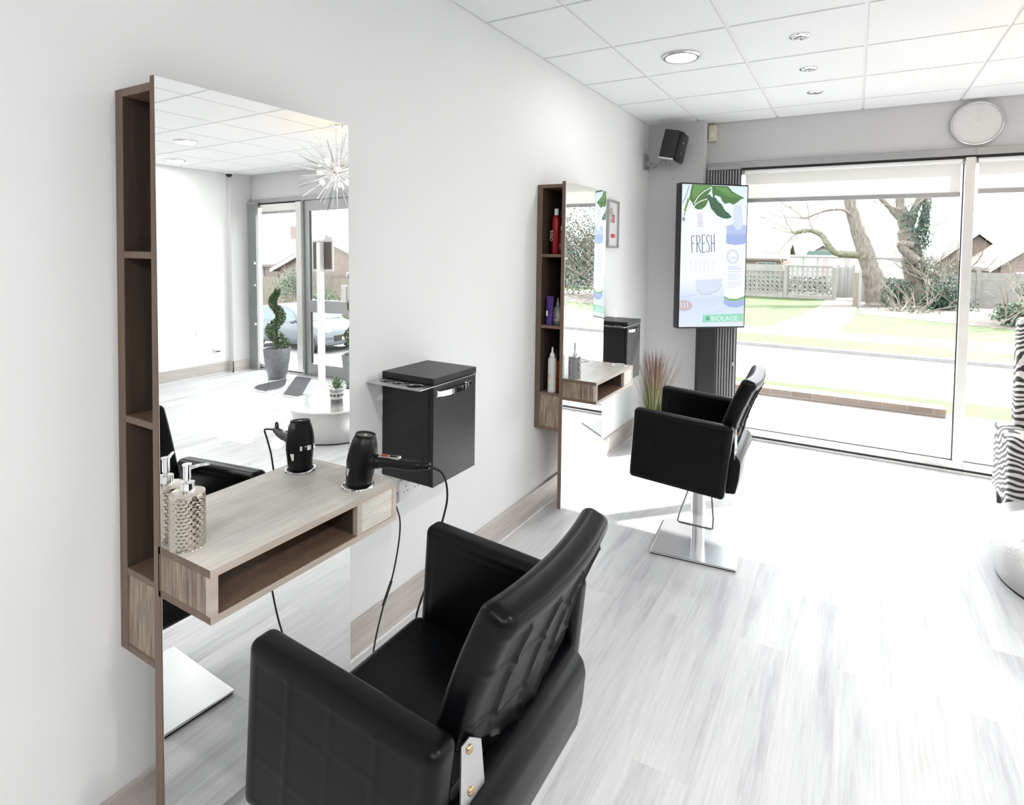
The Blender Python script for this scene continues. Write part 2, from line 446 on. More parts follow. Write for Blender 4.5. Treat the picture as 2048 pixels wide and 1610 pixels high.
mb.build('door_frame', None, dr)
leaf = MB().use(m_alu)
leaf.box(4.11, 4.135, Y+0.01, Y+0.06, 0.02, 2.28).box(4.84, 4.92, Y+0.01, Y+0.06, 0.02, 2.28)
leaf.box(4.135, 4.84, Y+0.01, Y+0.06, 0.02, 0.16).box(4.135, 4.84, Y+0.01, Y+0.06, 2.145, 2.28).box(4.135, 4.84, Y+0.01, Y+0.06, 0.83, 0.99)
lf = leaf.build('door_leaf', None, dr)
MB().box(4.136, 4.839, Y+0.03, Y+0.038, 0.161, 0.829).box(4.136, 4.839, Y+0.03, Y+0.038, 0.991, 2.144).build('glass_pane', m_glass, dr)
MB().use(m_black).box(4.834, 4.84, Y+0.02, Y+0.05, 0.16, 0.83).box(4.834, 4.84, Y+0.02, Y+0.05, 0.99, 2.145).build('gasket', None, dr)
MB().use(m_alul).box(4.15, 4.235, Y-0.03, Y+0.01, 0.98, 1.19, 0.006, 2).build('lock_box', None, dr)

# folded concertina shutters either side of the glass
def shutter(name, x0, x1, n, lab):
    root = thing(name, ((x0+x1)/2, Y-0.055, 0.0), lab, 'shutter', 'folded shutters at the ends of the shop window')
    mb = MB(); wv = (x1-x0)/n
    for i in range(n):
        a = x0+i*wv
        mb.use(m_shut).box(a+0.002, a+wv-0.006, Y-0.075, Y-0.034, 0.02, 2.27, 0.003, 1)
        mb.use(m_dark).box(a+wv-0.006, a+wv+0.002, Y-0.06, Y-0.04, 0.02, 2.27)
    mb.build('slats', None, root)
    MB().use(m_alu).box(x0, x1, Y-0.085, Y-0.030, 2.27, 2.30, 0.002, 1).build('top_track', None, root)
    MB().use(m_alu).box(x0, x1, Y-0.080, Y-0.030, 0.0, 0.02, 0.002, 1).build('floor_track', None, root)
    e = x1-0.02 if x0 < 2 else x0+0.02
    for z in (0.62, 1.15, 1.45): MB().use(m_chrome).box(e-0.008, e+0.008, Y-0.10, Y-0.073, z, z+0.035, 0.003, 1).build('catch', None, root)
    return root
shutter('folding_shutter', 0.492, 0.762, 12, 'dark grey folded shutter stack behind the advertising screen beside the grey pillar')
shutter('folding_shutter', 5.785, 5.955, 8, 'dark grey folded shutter stack in the near mirror beside the potted spiral topiary')

# roller blinds drawn a little way down
def blind(x0, x1, zb, lab):
    root = thing('roller_blind', ((x0+x1)/2, Y+0.0, 2.26), lab, 'blind', 'white roller blinds in the shop window')
    MB().tube([(x0+0.01, Y-0.0, 2.252), (x1-0.01, Y-0.0, 2.252)], 0.017, 16).build('roller', m_white, root, True)
    MB().box(x0+0.015, x1-0.015, Y-0.0015, Y+0.0, zb+0.03, 2.245).build('fabric', m_blind, root)
    MB().use(m_alu).box(x0+0.012, x1-0.012, Y-0.009, Y+0.008, zb, zb+0.034, 0.004, 2).build('bottom_bar', None, root)
    MB().tube([(x1-0.006, Y-0.012, 2.25), (x1-0.006, Y-0.012, 1.55), (x1-0.006, Y-0.004, 1.54)], 0.002, 6).build('pull_chain', m_white, root)
    return root
blind(0.775, 2.262, 1.995, 'wide white roller blind with grey bar left of the pale window mullion')
blind(2.335, 4.05, 2.015, 'white roller blind right of the pale window mullion above the zebra armchair')
blind(5.05, 5.77, 2.135, 'short white roller blind seen in the near mirror beside the entrance door')

# ============================================================ CEILING FIXTURES
m_diff = emis('panel_diffuser', (1.0, 0.98, 0.95), 1.6)
def panel(x, y, lab, power=1.0):
    root = thing('ceiling_light', (x, y, H), lab, 'light', 'round ceiling lights')
    MB().use(m_steel).lathe([(0.0865, -0.012), (0.0865, -0.004), (0.107, 0.0), (0.107, -0.006), (0.098, -0.014), (0.0865, -0.014), (0.0865, -0.012)], seg=48, cap=False).build('rim', None, root, True, world=False)
    MB().lathe([(0.086, -0.004), (0.086, -0.010), (0.0, -0.011)], seg=48, cap=False).build('diffuser', m_diff, root, True, world=False)
    ld = bpy.data.lights.new('panel_lamp', 'AREA'); ld.shape = 'DISK'; ld.size = 0.16; ld.energy = PANEL_W*power; ld.color = (1.0, 0.985, 0.96)
    lo = bpy.data.objects.new('panel_lamp', ld); COL.objects.link(lo); lo.parent = root; lo.location = (0, 0, -0.02)
    return root
panel(0.718, 3.318, 'round white ceiling light glowing above the far styling chair', 0.22)
panel(4.41, 3.33, 'round ceiling light in the near mirror, upper of the two', 0.4)
panel(5.585, 3.90, 'round ceiling light in the near mirror, lower and farther of the two', 0.4)
panel(2.60, 0.90, 'added round fill light out of view above the camera side of the room')  # fill lamps from here down are added out of view to brighten the foreground
panel(2.60, -0.9, 'added round fill light out of view behind the camera in the middle of the room')
panel(4.41, 0.90, 'added round fill light out of view above the opposite side of the room')
panel(1.42, -1.5, 'added round fill light out of view behind the camera near the station wall')
panel(4.41, -0.9, 'added round fill light out of view behind the camera near the opposite wall')
panel(2.60, -2.1, 'added round fill light out of view by the back wall')

m_spotlens = M('spot_lens', (0.10, 0.10, 0.105), 0.15)
m_spotring = M('spot_ring', (0.42, 0.42, 0.43), 0.12, metal=1.0)
def spot(x, y, lab):
    root = thing('spotlight', (x, y, H), lab, 'spotlight', 'chrome spotlights in a row on the ceiling')
    MB().lathe([(0.030, -0.004), (0.050, -0.0005), (0.050, -0.003), (0.044, -0.009), (0.034, -0.011), (0.030, -0.004)], seg=32, cap=False).build('bezel', m_chrome, root, True, world=False)
    mt = Matrix.Rotation(math.radians(14), 4, 'X')
    MB().lathe([(0.031, -0.003), (0.031, -0.010), (0.024, -0.014), (0.021, -0.006)], seg=28, mtx=mt, cap=False).build('lamp_ring', m_spotring, root, True, world=False)
    MB().lathe([(0.021, -0.006), (0.0, -0.006)], seg=24, mtx=mt, cap=False).build('lens', m_spotlens, root, True, world=False)
spot(1.331, 3.295, 'chrome spotlight on the ceiling nearest the camera of three in a row')
spot(1.333, 3.886, 'chrome spotlight on the ceiling in the middle of three in a row')
spot(1.336, 4.461, 'chrome spotlight on the ceiling nearest the window of three in a row')

# sputnik chandelier above the drum table
ch = thing('chandelier', (2.645, 3.6, H), 'silver starburst chandelier with glowing warm bulbs reflected in the near mirror', 'chandelier')
MB().use(m_chrome).lathe([(0.0, -0.03), (0.03, -0.028), (0.055, -0.012), (0.06, 0.0)], seg=28, cap=False).build('canopy', None, ch, True, world=False)
MB().use(m_chrome).tube([(0, 0, -0.02), (0, 0, -0.38)], 0.004, 8).build('stem', None, ch, world=False)
MB().use(m_chrome).sphere((0, 0, -0.405), 0.045, 20, 14).build('hub', None, ch, True, world=False)
rodm = MB().use(m_chrome)
R2 = random.Random(3)
n = 92
for i in range(n):
    z = 1-2*(i+.5)/n; t = i*2.399963; r = math.sqrt(1-z*z); d = Vector((r*math.cos(t), r*math.sin(t), z))
    if z > 0.95: continue
    L = R2.choice([0.22, 0.29, 0.35, 0.37])
    rodm.tube([Vector((0, 0, -0.405))+d*0.04, Vector((0, 0, -0.405))+d*L], [0.0042, 0.003], 5)
rodm.build('rods', None, ch, world=False)
m_bulb = emis('warm_bulb', (1.0, 0.62, 0.28), 42.0)
for i in range(9):
    z = [0.55, -0.6, 0.05][i % 3]; t = i*2*PI/9+0.3; r = math.sqrt(1-z*z); d = Vector((r*math.cos(t), r*math.sin(t), z))
    c = Vector((0, 0, -0.405))
    sk = MB().use(m_chrome).tube([c+d*0.04, c+d*0.13], 0.006, 8).build('lamp_holder', None, ch, world=False)
    MB().sphere(c+d*0.155, 0.021, 14, 10).build('bulb', m_bulb, sk, True, world=False)

# dome camera by the far pillar
cc = thing('dome_camera', (5.90, 4.78, H), 'small white dome security camera on the ceiling in the near mirror', 'security camera')
MB().use(m_white).lathe([(0.06, 0.0), (0.06, -0.02), (0.052, -0.032), (0.0, -0.032)], seg=28, cap=False).build('housing', None, cc, True, world=False)
MB().use(m_black).sphere((0, 0, -0.032), 0.042, 20, 12).build('dome', None, cc, True, world=False)

# ============================================================ WALL FIXTURES
ck = thing('wall_clock', (2.323, Y, 2.508), 'round white wall clock above the shop window', 'clock')
rotx = Matrix.Rotation(PI/2, 4, 'X')
MB().use(m_steel).lathe([(0.146, 0.0), (0.152, 0.004), (0.152, 0.026), (0.146, 0.030), (0.143, 0.026)], seg=64, mtx=rotx, cap=False).build('rim', None, ck, True, world=False)
m_face = M('clock_face', (0.70, 0.69, 0.68), 0.5, var=0.01)
MB().lathe([(0.145, 0.001), (0.145, 0.022), (0.0, 0.022)], seg=64, mtx=rotx, cap=False).build('dial', m_face, ck, True, world=False)
m_hand = M('clock_hand', (0.86, 0.86, 0.85), 0.4, var=0.02)
def hand(nm, ang, L, wd):
    MB().use(m_hand).box(-wd/2, wd/2, -0.0255, -0.0235, -0.02, L, mtx=Matrix.Rotation(math.radians(ang), 4, 'Y')).build(nm, None, ck, world=False)
hand('hour_hand', -50, 0.055, 0.006); hand('minute_hand', 150, 0.10, 0.004); hand('second_hand', 20, 0.09, 0.002)
MB().use(m_hand).lathe([(0.006, 0.022), (0.006, 0.027), (0, 0.027)], seg=16, mtx=rotx, cap=False).build('hub', None, ck, world=False)

al = thing('alarm_sensor', (0.517, Y, 2.525), 'small cream motion sensor high on the wall beside the grey pillar', 'sensor')
MB().use(m_cream).prism([(-0.030, 0.0), (0.030, 0.0), (0.034, 0.02), (0.034, 0.118), (0.028, 0.138), (-0.028, 0.138), (-0.034, 0.118), (-0.034, 0.02)], -0.048, 0.0, 0.006, 2).build('case', None, al, True, world=False)
MB().use(M('sensor_lens', (0.78, 0.74, 0.64), 0.3)).box(-0.022, 0.022, -0.052, -0.046, 0.03, 0.082, 0.004, 2).build('lens', None, al, world=False)

# loudspeaker on its bracket in the corner
sp = thing('loudspeaker', (0.0, 4.80, 2.29), 'black loudspeaker on a grey bracket high in the wall corner', 'loudspeaker')
mt = Matrix.Translation((0.262, 4.83, 2.448)) @ Matrix.Rotation(math.radians(11.5), 4, 'Y') @ Matrix.Rotation(math.radians(-4), 4, 'X')
MB().use(m_blackgrain).box(-0.075, 0.055, -0.09, 0.09, -0.105, 0.125, 0.008, 3, mtx=mt).build('cabinet', None, sp, True)
MB().use(m_black).box(0.055, 0.088, -0.09, 0.09, -0.12, 0.12, 0.014, 3, mtx=mt).build('grille', None, sp, True)
MB().use(m_white).box(0.0885, 0.0895, -0.06, -0.02, 0.03, 0.036, mtx=mt).build('badge', None, sp)
MB().use(m_white).box(0.0885, 0.0895, -0.05, -0.04, -0.06, -0.05, mtx=mt).build('badge', None, sp)
MB().use(m_steel).box(-0.075, 0.05, -0.094, 0.09, -0.122, -0.1055, 0.003, 1, mtx=mt).build('base_strip', None, sp)
MB().use(m_alu).prism([(4.83, 2.275), (4.97, 2.285), (4.96, 2.40), (4.90, 2.425), (4.84, 2.41)], 0.0, 0.014, 0.004, 2, plane='yz').box(0.014, 0.05, 4.88, 4.92, 2.31, 2.35, 0.004, 2).build('wall_plate', None, sp)
MB().use(m_alu).tube([(0.04, 4.90, 2.33), (0.13, 4.88, 2.318), (0.21, 4.86, 2.312)], 0.009, 10).tube([(0.21, 4.86, 2.30), (0.215, 4.86, 2.335)], 0.016, 12).build('arm', None, sp, True)
MB().use(m_dark).tube(smoothpath([(0.2, 4.92, 2.5), (0.13, 4.97, 2.46), (0.12, 4.98, 2.36), (0.05, 4.975, 2.30)]), 0.0022, 6).build('speaker_wire', None, sp)

# framed poster between the far mirror and the corner
po = thing('framed_poster', (0.0, 4.135, 1.59), 'silver framed white poster on the wall between far mirror and corner', 'poster')
y0, y1, z0, z1 = 4.03, 4.245, 1.595, 1.952
mb = MB().use(m_alu)
for (a, b, c, d) in [(y0, y1, z0, z0+0.012), (y0, y1, z1-0.012, z1), (y0, y0+0.012, z0+0.012, z1-0.012), (y1-0.012, y1, z0+0.012, z1-0.012)]: mb.box(0.0, 0.022, a, b, c, d, 0.002, 1)
mb.build('frame', None, po)
m_paper = M('poster_paper', (0.70, 0.69, 0.69), 0.5, var=0.01); m_red = M('poster_red', (0.55, 0.03, 0.04), 0.5); m_mono = M('poster_grey', (0.42, 0.41, 0.41), 0.5, var=0.5, scale=30)
mb = MB().use(m_paper).box(0.002, 0.010, y0+0.012, y1-0.012, z0+0.012, z1-0.012)
mb.use(m_mono).sphere((0.0102, 4.10, 1.84), 0.05, 20, 14, (0.01, 0.8, 1.2))
mb.use(m_red).box(0.0102, 0.0108, 4.128, 4.17, 1.785, 1.845).box(0.0102, 0.0108, 4.10, 4.185, 1.672, 1.70)
R = Matrix(((0, 0, 1, 0.0112), (1, 0, 0, 0), (0, 1, 0, 0), (0, 0, 0, 1)))
mb.use(m_paper).text('E', 0.055, Matrix.Translation((0, 4.135, 1.795)) @ R)
mb.text('X', 0.026, Matrix.Translation((0, 4.155, 1.677)) @ R)
mb.build('poster', None, po)
MB().use(M('poster_strip', (0.55, 0.54, 0.54), 0.4)).box(0.0102, 0.013, 4.212, 4.2165, z0+0.012, z1-0.012).build('inner_slip', None, po)

# electrics
def socket(name, y, z, wdt, lab, x=0.0, sgn=1, n=2):
    root = thing(name, (x, y, z), lab, 'socket')
    MB().use(m_white).box(min(0, sgn*0.009), max(0, sgn*0.009), -wdt/2, wdt/2, -0.043, 0.043, 0.003, 2).build('face_plate', None, root, True, world=False)
    for k in range(n):
        c = (k-(n-1)/2)*0.066
        for (dy, dz, a, b) in [(0, 0.012, 0.002, 0.004), (-0.011, -0.010, 0.003, 0.002), (0.011, -0.010, 0.003, 0.002)]:
            xx = sgn*0.0092; MB().use(m_dark).box(min(xx, xx+sgn*0.0004), max(xx, xx+sgn*0.0004), c+dy-a, c+dy+a, dz-b, dz+b).build('pin_hole', None, root, world=False)
    for k in range(n): MB().use(m_white).box(min(sgn*0.009, sgn*0.012), max(sgn*0.009, sgn*0.012), (k-(n-1)/2)*0.03-0.005, (k-(n-1)/2)*0.03+0.005, 0.022, 0.034).build('rocker_switch', None, root, world=False)
    return root
socket('wall_socket', 1.862, 0.555, 0.146, 'white double socket on the wall under the near black wall cabinet')
socket('wall_socket', 1.72, 0.555, 0.086, 'white single socket with the grey plug beside the near wooden shelf', n=1)
socket('wall_socket', 4.47, 0.565, 0.146, 'white double socket on the far wall in the near mirror', XR, -1)
socket('wall_socket', 4.66, 0.565, 0.086, 'cream single socket on the far wall in the near mirror', XR, -1, 1)
af = thing('air_freshener', (XR, 4.665, 0.33), 'small white plug-in air freshener low on the far wall in the near mirror', 'air freshener')
MB().use(m_white).sphere((-0.03, 0, 0), 0.05, 18, 12, (0.6, 1.0, 0.55)).build('case', None, af, True, world=False)
MB().use(m_dark).box(-0.05, -0.02, -0.025, 0.025, -0.034, -0.02, 0.004, 1).build('vent', None, af, world=False)

# ============================================================ STYLING STATIONS
D = 0.185
def station(name, y0, ey, ez, lab, ring_dy):
    root = thing(name, (0, y0+0.3, 0), lab, 'styling station', 'styling stations on the white wall')
    yc, W = y0+0.301, 0.6016
    def px(y, z, off): return D - ey*(y-yc) - ez*(z-1.2) + off
    z0, z1 = 0.071, 1.960
    def leaf(o0, o1, ins=0.0, flat=None):
        a, b, c, d = y0+ins, y0+W-ins, z0+ins, z1-ins
        vs = []
        for off in (o0, o1):
            for (y, z) in ((a, c), (b, c), (b, d), (a, d)):
                vs.append((flat if (flat is not None and off == o0) else px(y, z, off), y, z))
        return vs, [[0, 1, 2, 3], [4, 7, 6, 5], [0, 4, 5, 1], [1, 5, 6, 2], [2, 6, 7, 3], [3, 7, 4, 0]]
    # cabinet behind the mirror, open towards the camera
    zb, zt, xb, xf, dp = 0.523, 1.946, 0.034, 0.160, 0.30
    mb = MB().use(m_edge)
    mb.box(0.0, xb, y0, y0+dp, zb, zt, 0.0015, 1)
    mb.box(xb, xf, y0, y0+dp, zt-0.020, zt, 0.0015, 1).box(xb, xf, y0, y0+dp, zb, zb+0.018, 0.0015, 1)
    mb.use(m_inner_shade).box(xb, xf, y0+dp-0.014, y0+dp, zb+0.018, zt-0.020)
    mb.box(xb, xb+0.001, y0+0.001, y0+dp-0.014, 0.741, zt-0.020)  # thin dark sheet painting shade onto the inner face of the back board
    cab = mb.build('cabinet', None, root)
    for zz in (1.545, 1.132, 0.741):
        MB().use(m_edge).box(xb+0.001, xf, y0, y0+dp-0.014, zz-0.017, zz, 0.001, 1).build('shelf_board', None, root)
    MB().use(m_panel).box(xb, xf, y0+0.003, y0+0.018, zb+0.018, 0.724).build('end_panel', None, root)
    v, f = leaf(0, -0.004, flat=0.160)
    MB().use(m_edge).add(v, f).build('mirror_panel', None, root)
    v, f = leaf(-0.004, 0.0, 0.0012)
    mbm = MB().use(m_mirror).add(v, f)
    mbm.build('mirror', None, root)
    # shelf box in front of the mirror
    xa, xe = D-0.006, 0.391
    zc, zd, t = 0.711, 0.836, 0.018
    sh = thing('shelf_box', (0, 0, 0)); sh.parent = root
    mb = MB().use(m_panely_lit).box(xa, xe-0.001, y0+0.001, y0+W-0.001, zd-t+0.001, zd-0.0003, 0.001, 1)
    mb.use(m_edgey_lit).box(xe-0.001, xe, y0, y0+W, zd-t, zd)
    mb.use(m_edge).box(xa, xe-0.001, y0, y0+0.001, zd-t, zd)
    mb.use(m_edgey_lit).box(xa, xe-0.001, y0+W-0.001, y0+W, zd-t, zd)
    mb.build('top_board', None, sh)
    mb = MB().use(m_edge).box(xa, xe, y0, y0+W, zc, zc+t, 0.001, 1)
    mb.use(m_edgey_lit).box(xe, xe+0.0006, y0, y0+W, zc+0.0005, zc+t-0.0005)
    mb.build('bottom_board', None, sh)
    mb = MB().use(m_edgey_lit).box(xe-0.018, xe, y0, y0+t, zc+t, zd-t)
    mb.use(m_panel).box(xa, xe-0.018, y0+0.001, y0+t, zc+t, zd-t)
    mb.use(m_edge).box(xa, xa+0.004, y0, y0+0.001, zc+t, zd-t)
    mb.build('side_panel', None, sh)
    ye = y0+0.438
    mb = MB().use(m_edgey_lit).box(xe-0.018, xe, ye, ye+t, zc+t, zd-t).box(xe-0.018, xe, y0+W-t, y0+W, zc+t, zd-t)
    mb.use(m_panely_lit).box(xe-0.016, xe-0.002, ye+t, y0+W-t, zc+t, zd-t)
    mb.use(m_inner_shade).box(xa, xe-0.018, ye, ye+t, zc+t, zd-t).box(xa+0.0005, xa+0.008, y0+t, ye, zc+t, zd-t)
    mb.use(m_panely_lit).box(xa, xe-0.018, y0+W-t, y0+W, zc+t, zd-t)
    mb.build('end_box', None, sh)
    MB().use(m_chrome).torus((0.318, y0+ring_dy, zd+0.0015), 0.045, 0.004, seg=64).build('dryer_ring', None, sh, True)
    return root
station('styling_station', 0.749, 0.00692, 0.01128, 'near tall mirror station with open wooden side cabinet and shelf holding the hairdryer', 0.511)
station('styling_station', 2.957, 0.0, 0.0, 'far tall mirror station with bottles in its wooden side cabinet', 0.548)

# ============================================================ BLACK WALL CABINETS
def wall_cabinet(y0, y1, lab):
    root = thing('wall_cabinet', (0, (y0+y1)/2, 0.66), lab, 'cabinet', 'black wall cabinets beside the stations')
    zb, zt, xf = 0.66, 1.076, 0.258
    MB().use(m_blackgrain).box(0, xf-0.022, y0, y1, zb, zt-0.031, 0.0015, 1).build('body', None, root)
    d = MB().use(m_blackgrain).box(xf-0.019, xf, y0-0.001, y1+0.001, zb, zt-0.032, 0.0015, 1).build('door', None, root)
    MB().use(m_blackgrain).box(0, xf+0.002, y0-0.002, y1+0.002, zt-0.024, zt, 0.0015, 1).build('lid', None, root)
    # bow handle
    a, b = y0+0.02, y1-0.065
    pts = [(xf+0.002+0.02*math.sin(PI*min(1, max(0, t/12)))**0.5, a+(b-a)*t/12, zt-0.062) for t in range(13)]
    mb = MB().use(m_chrome); vs = []; fs = []
    for p in pts: vs += [(p[0]-0.0015, p[1], p[2]-0.010), (p[0]+0.0015, p[1], p[2]-0.010), (p[0]+0.0015, p[1], p[2]+0.010), (p[0]-0.0015, p[1], p[2]+0.010)]
    for i in range(12):
        for k in range(4): fs.append([i*4+k, i*4+(k+1) % 4, i*4+4+(k+1) % 4, i*4+4+k])
    fs += [[0, 1, 2, 3], [48, 51, 50, 49]]
    mb.add(vs, fs)
    mb.box(xf, xf+0.0015, a-0.004, a+0.014, zt-0.074, zt-0.05).box(xf, xf+0.0015, b-0.014, b+0.004, zt-0.074, zt-0.05)
    mb.box(xf, xf+0.003, b+0.012, b+0.034, zt-0.070, zt-0.052, 0.001, 1)
    mb.build('handle', None, d)
    # metal tool plate with three holes slipped under the lid
    bm = bmesh.new()
    x0, x1, ya, yb = 0.0, xf+0.006, y0-0.088, y1+0.001
    zz = zt-0.030
    def loop(pts):
        vs = [bm.verts.new((p[0], p[1], zz)) for p in pts]
        for i in range(len(vs)): bm.edges.new((vs[i], vs[(i+1) % len(vs)]))
    cr = 0.012
    rect = [(x0, ya), (x1-cr, ya)] + [(x1-cr+cr*math.sin(k*PI/12), ya+cr-cr*math.cos(k*PI/12)) for k in range(1, 7)] + [(x1, yb), (x0, yb)]
    loop(rect)
    holes = [(0.202, y0-0.040, 0.032), (0.118, y0-0.040, 0.020), (0.052, y0-0.040, 0.020)]
    for hx, hy, hr in holes: loop([(hx+hr*math.cos(k*PI/16), hy+hr*math.sin(k*PI/16)) for k in range(32)])
    bmesh.ops.triangle_fill(bm, edges=list(bm.edges), use_beauty=True)
    r = bmesh.ops.extrude_face_region(bm, geom=list(bm.faces))
    bmesh.ops.translate(bm, verts=[v for v in r['geom'] if isinstance(v, bmesh.types.BMVert)], vec=(0, 0, 0.004))
    MB().use(m_steel).bm(bm).build('tool_plate', None, root)
    return root
wall_cabinet(1.696, 1.972, 'black wall cabinet with steel tool plate right of the near mirror station')
wall_cabinet(3.815, 4.091, 'black wall cabinet partly hidden behind the far mirror station')

# ============================================================ STYLING CHAIRS
m_gun = M('dark_chrome', (0.30, 0.30, 0.31), 0.15, metal=1.0)
m_brass = M('brass_screw', (0.55, 0.38, 0.22), 0.25, metal=1.0)
def seamw(d, w): return math.exp(-(d/w)**2)
def styling_chair(lab):
    root = thing('styling_chair', (0, 0, 0), lab, 'chair', 'black leather styling chairs')
    # arms: leaning padded side panels, quilted outside
    tf, tr, br, bf = (-.275, .772), (.208, .742), (.172, .385), (-.296, .418)
    S, T = 0.47, 0.355
    for sgn in (1, -1):
        def front(a, b, sgn=sgn):
            s, t = a/S, b/T
            x = (bf[0]*(1-s)+br[0]*s)*(1-t)+(tf[0]*(1-s)+tr[0]*s)*t
            z = (bf[1]*(1-s)+br[1]*s)*(1-t)+(tf[1]*(1-s)+tr[1]*s)*t
            return Vector((x, sgn*0.247, z))
        def outer(a, b):
            g = 0.0
            m = min(a, S-a, b, T-b)
            g -= 0.0016*seamw(m-0.030, 0.0026)
            if m > 0.028:
                cols = [0.125, 0.235, 0.345]; k = sum(1 for c in cols if a > c)
                for c in cols: g -= 0.0013*seamw(a-c, 0.0040)
                for rr in ((0.125, 0.245), (0.118, 0.228), (0.125, 0.245), (0.118, 0.228))[k]: g -= 0.0006*seamw(b-rr, 0.004)
            return g
        def inner(a, b):
            m = min(a, S-a, b, T-b); return 0.0022*seamw(m-0.028, 0.003)
        MB().use(m_leather).slab(front, lambda a, b, sgn=sgn: Vector((0, sgn, 0)), 0.064, S, T, 0.021, inner, outer, 0.0075).build('armrest', None, root, 60, world=False)
    # seat cushion
    def sf(a, b):
        u = a/0.45; x = -0.295+a; y = -0.243+b
        dome = 0.012*math.sin(PI*min(1, max(0, b/0.486)))*math.sin(PI*min(1, a/0.5))
        return Vector((x, y, 0.525-0.028*u+dome))
    MB().use(m_leather).slab(sf, lambda a, b: Vector((0, 0, -1)), 0.135, 0.45, 0.486, 0.032, lambda a, b: 0.002*seamw(min(a, 0.45-a, b, 0.486-b)-0.03, 0.004), None, 0.02).build('seat', None, root, 60, world=False)
    # backrest: reclined, hollowed in plan, quilted on the rear
    BW, BH = 0.462, 0.375
    dz = Vector((0.125, 0, 0.354)).normalized()
    nr = Vector((dz.z, 0, -dz.x))
    def bfront(a, b):
        y = -BW/2+a; q = 1-(y/(BW/2))**2; tt = min(1, max(0, (b-0.035)/0.055)); tp = 0.64+0.36*tt*tt*(3-2*tt); y *= tp
        return Vector((0.105, y, 0.615)) + dz*b + nr*(0.020*q - 0.012*math.sin(PI*b/BH))
    def brear(a, b):
        g = 0.0; m = min(a, BW-a, BH-b)
        cols = [0.075, 0.180, 0.285, 0.390]
        inside = BH-b > 0.040
        if inside:
            k = sum(1 for c in cols if a > c)
            for c in cols: g -= 0.0065*seamw(a-c, 0.0052)
            rr = ((0.135, 0.255), (0.120, 0.240), (0.130, 0.250), (0.118, 0.236), (0.13, 0.25))[k]
            for r_ in rr: g -= 0.0035*seamw(b-r_, 0.005)
            edges = [0.0]+cols+[BW]; lo, hi = edges[k], edges[k+1]
            g += 0.0045*math.sin(PI*(a-lo)/(hi-lo))
        g -= 0.0025*seamw(BH-b-0.040, 0.0035)
        return g
    MB().use(m_leather).slab(bfront, lambda a, b: nr, 0.072, BW, BH, 0.024, lambda a, b: 0.002*seamw(min(a, BW-a, BH-b)-0.026, 0.003), brear, 0.0062).build('backrest', None, root, 60, world=False)
    # rear bolster closing the seat below the backrest
    prof = [(0.145, 0.395), (0.145, 0.56), (0.158, 0.588), (0.182, 0.602), (0.208, 0.596), (0.228, 0.574), (0.235, 0.545), (0.228, 0.47), (0.214, 0.40)]
    MB().use(m_leather).prism(prof, -0.240, 0.240, 0.010, 3).build('rear_bolster', None, root, 50, world=False)
    # steel bracket between backrest and arm, facing the rear
    for sgn in (-1,):
        hp = MB().use(m_steel).prism([(sgn*0.247, 0.575), (sgn*0.247, 0.715), (sgn*0.222, 0.715), (sgn*0.186, 0.685), (sgn*0.170, 0.575)], 0.206, 0.209, plane='yz').build('hinge_plate', None, root, world=False)
        for (y, z) in ((0.224, 0.695), (0.218, 0.615)): MB().use(m_brass).sphere((0.210, sgn*y, z), 0.008, 10, 6, (0.6, 1, 1)).build('screw', None, hp, True, world=False)
    # pump column and base
    MB().use(m_black).box(-0.13, 0.10, -0.12, 0.12, 0.365, 0.392, 0.004, 1).build('seat_bracket', None, root, world=False)
    MB().use(m_steel).lathe([(0.037, 0.17), (0.037, 0.335), (0.0362, 0.336), (0.0362, 0.339), (0.037, 0.34), (0.037, 0.366)], seg=36).build('column', None, root, 30, world=False)
    MB().use(m_chrome).lathe([(0.034, 0.012), (0.034, 0.17)], seg=36).build('column_sleeve', None, root, 30, world=False)
    lp = [(-0.03, -0.075, 0.345), (-0.075, -0.10, 0.20), (-0.085, -0.11, 0.155), (-0.075, -0.115, 0.150), (0.085, -0.115, 0.150), (0.095, -0.112, 0.155), (0.094, -0.10, 0.20), (0.075, -0.07, 0.345)]
    MB().use(m_gun).tube(lp, 0.0048, 10).build('pump_pedal', None, root, True, world=False)
    MB().use(m_plate).box(-0.212, 0.212, -0.212, 0.212, 0.006, 0.014, 0.0025, 2, mtx=Matrix.Rotation(math.radians(3.5), 4, 'Z')).build('base_plate', None, root, world=False)
    MB().use(m_black).box(-0.208, 0.208, -0.208, 0.208, 0.0, 0.006, mtx=Matrix.Rotation(math.radians(3.5), 4, 'Z')).build('base_shadow', None, root, world=False)  # black sheet standing in for the shadow gap under the plate
    return root
c1 = styling_chair('black quilted styling chair in the foreground facing the near mirror')
c1.location = (0.850, 1.022, 0); c1.rotation_euler.z = math.radians(0.5)
c2 = copy_tree(c1); c2['label'] = 'black styling chair by the far mirror with its steel base in full view'
c2.location = (0.925, 3.12, 0); c2.rotation_euler.z = math.radians(2.0)
c3 = copy_tree(c1); c3['label'] = 'black styling chair on the opposite side, a sliver at the near mirror edge'
c3.location = (5.27, 2.80, 0); c3.rotation_euler.z = math.radians(180)

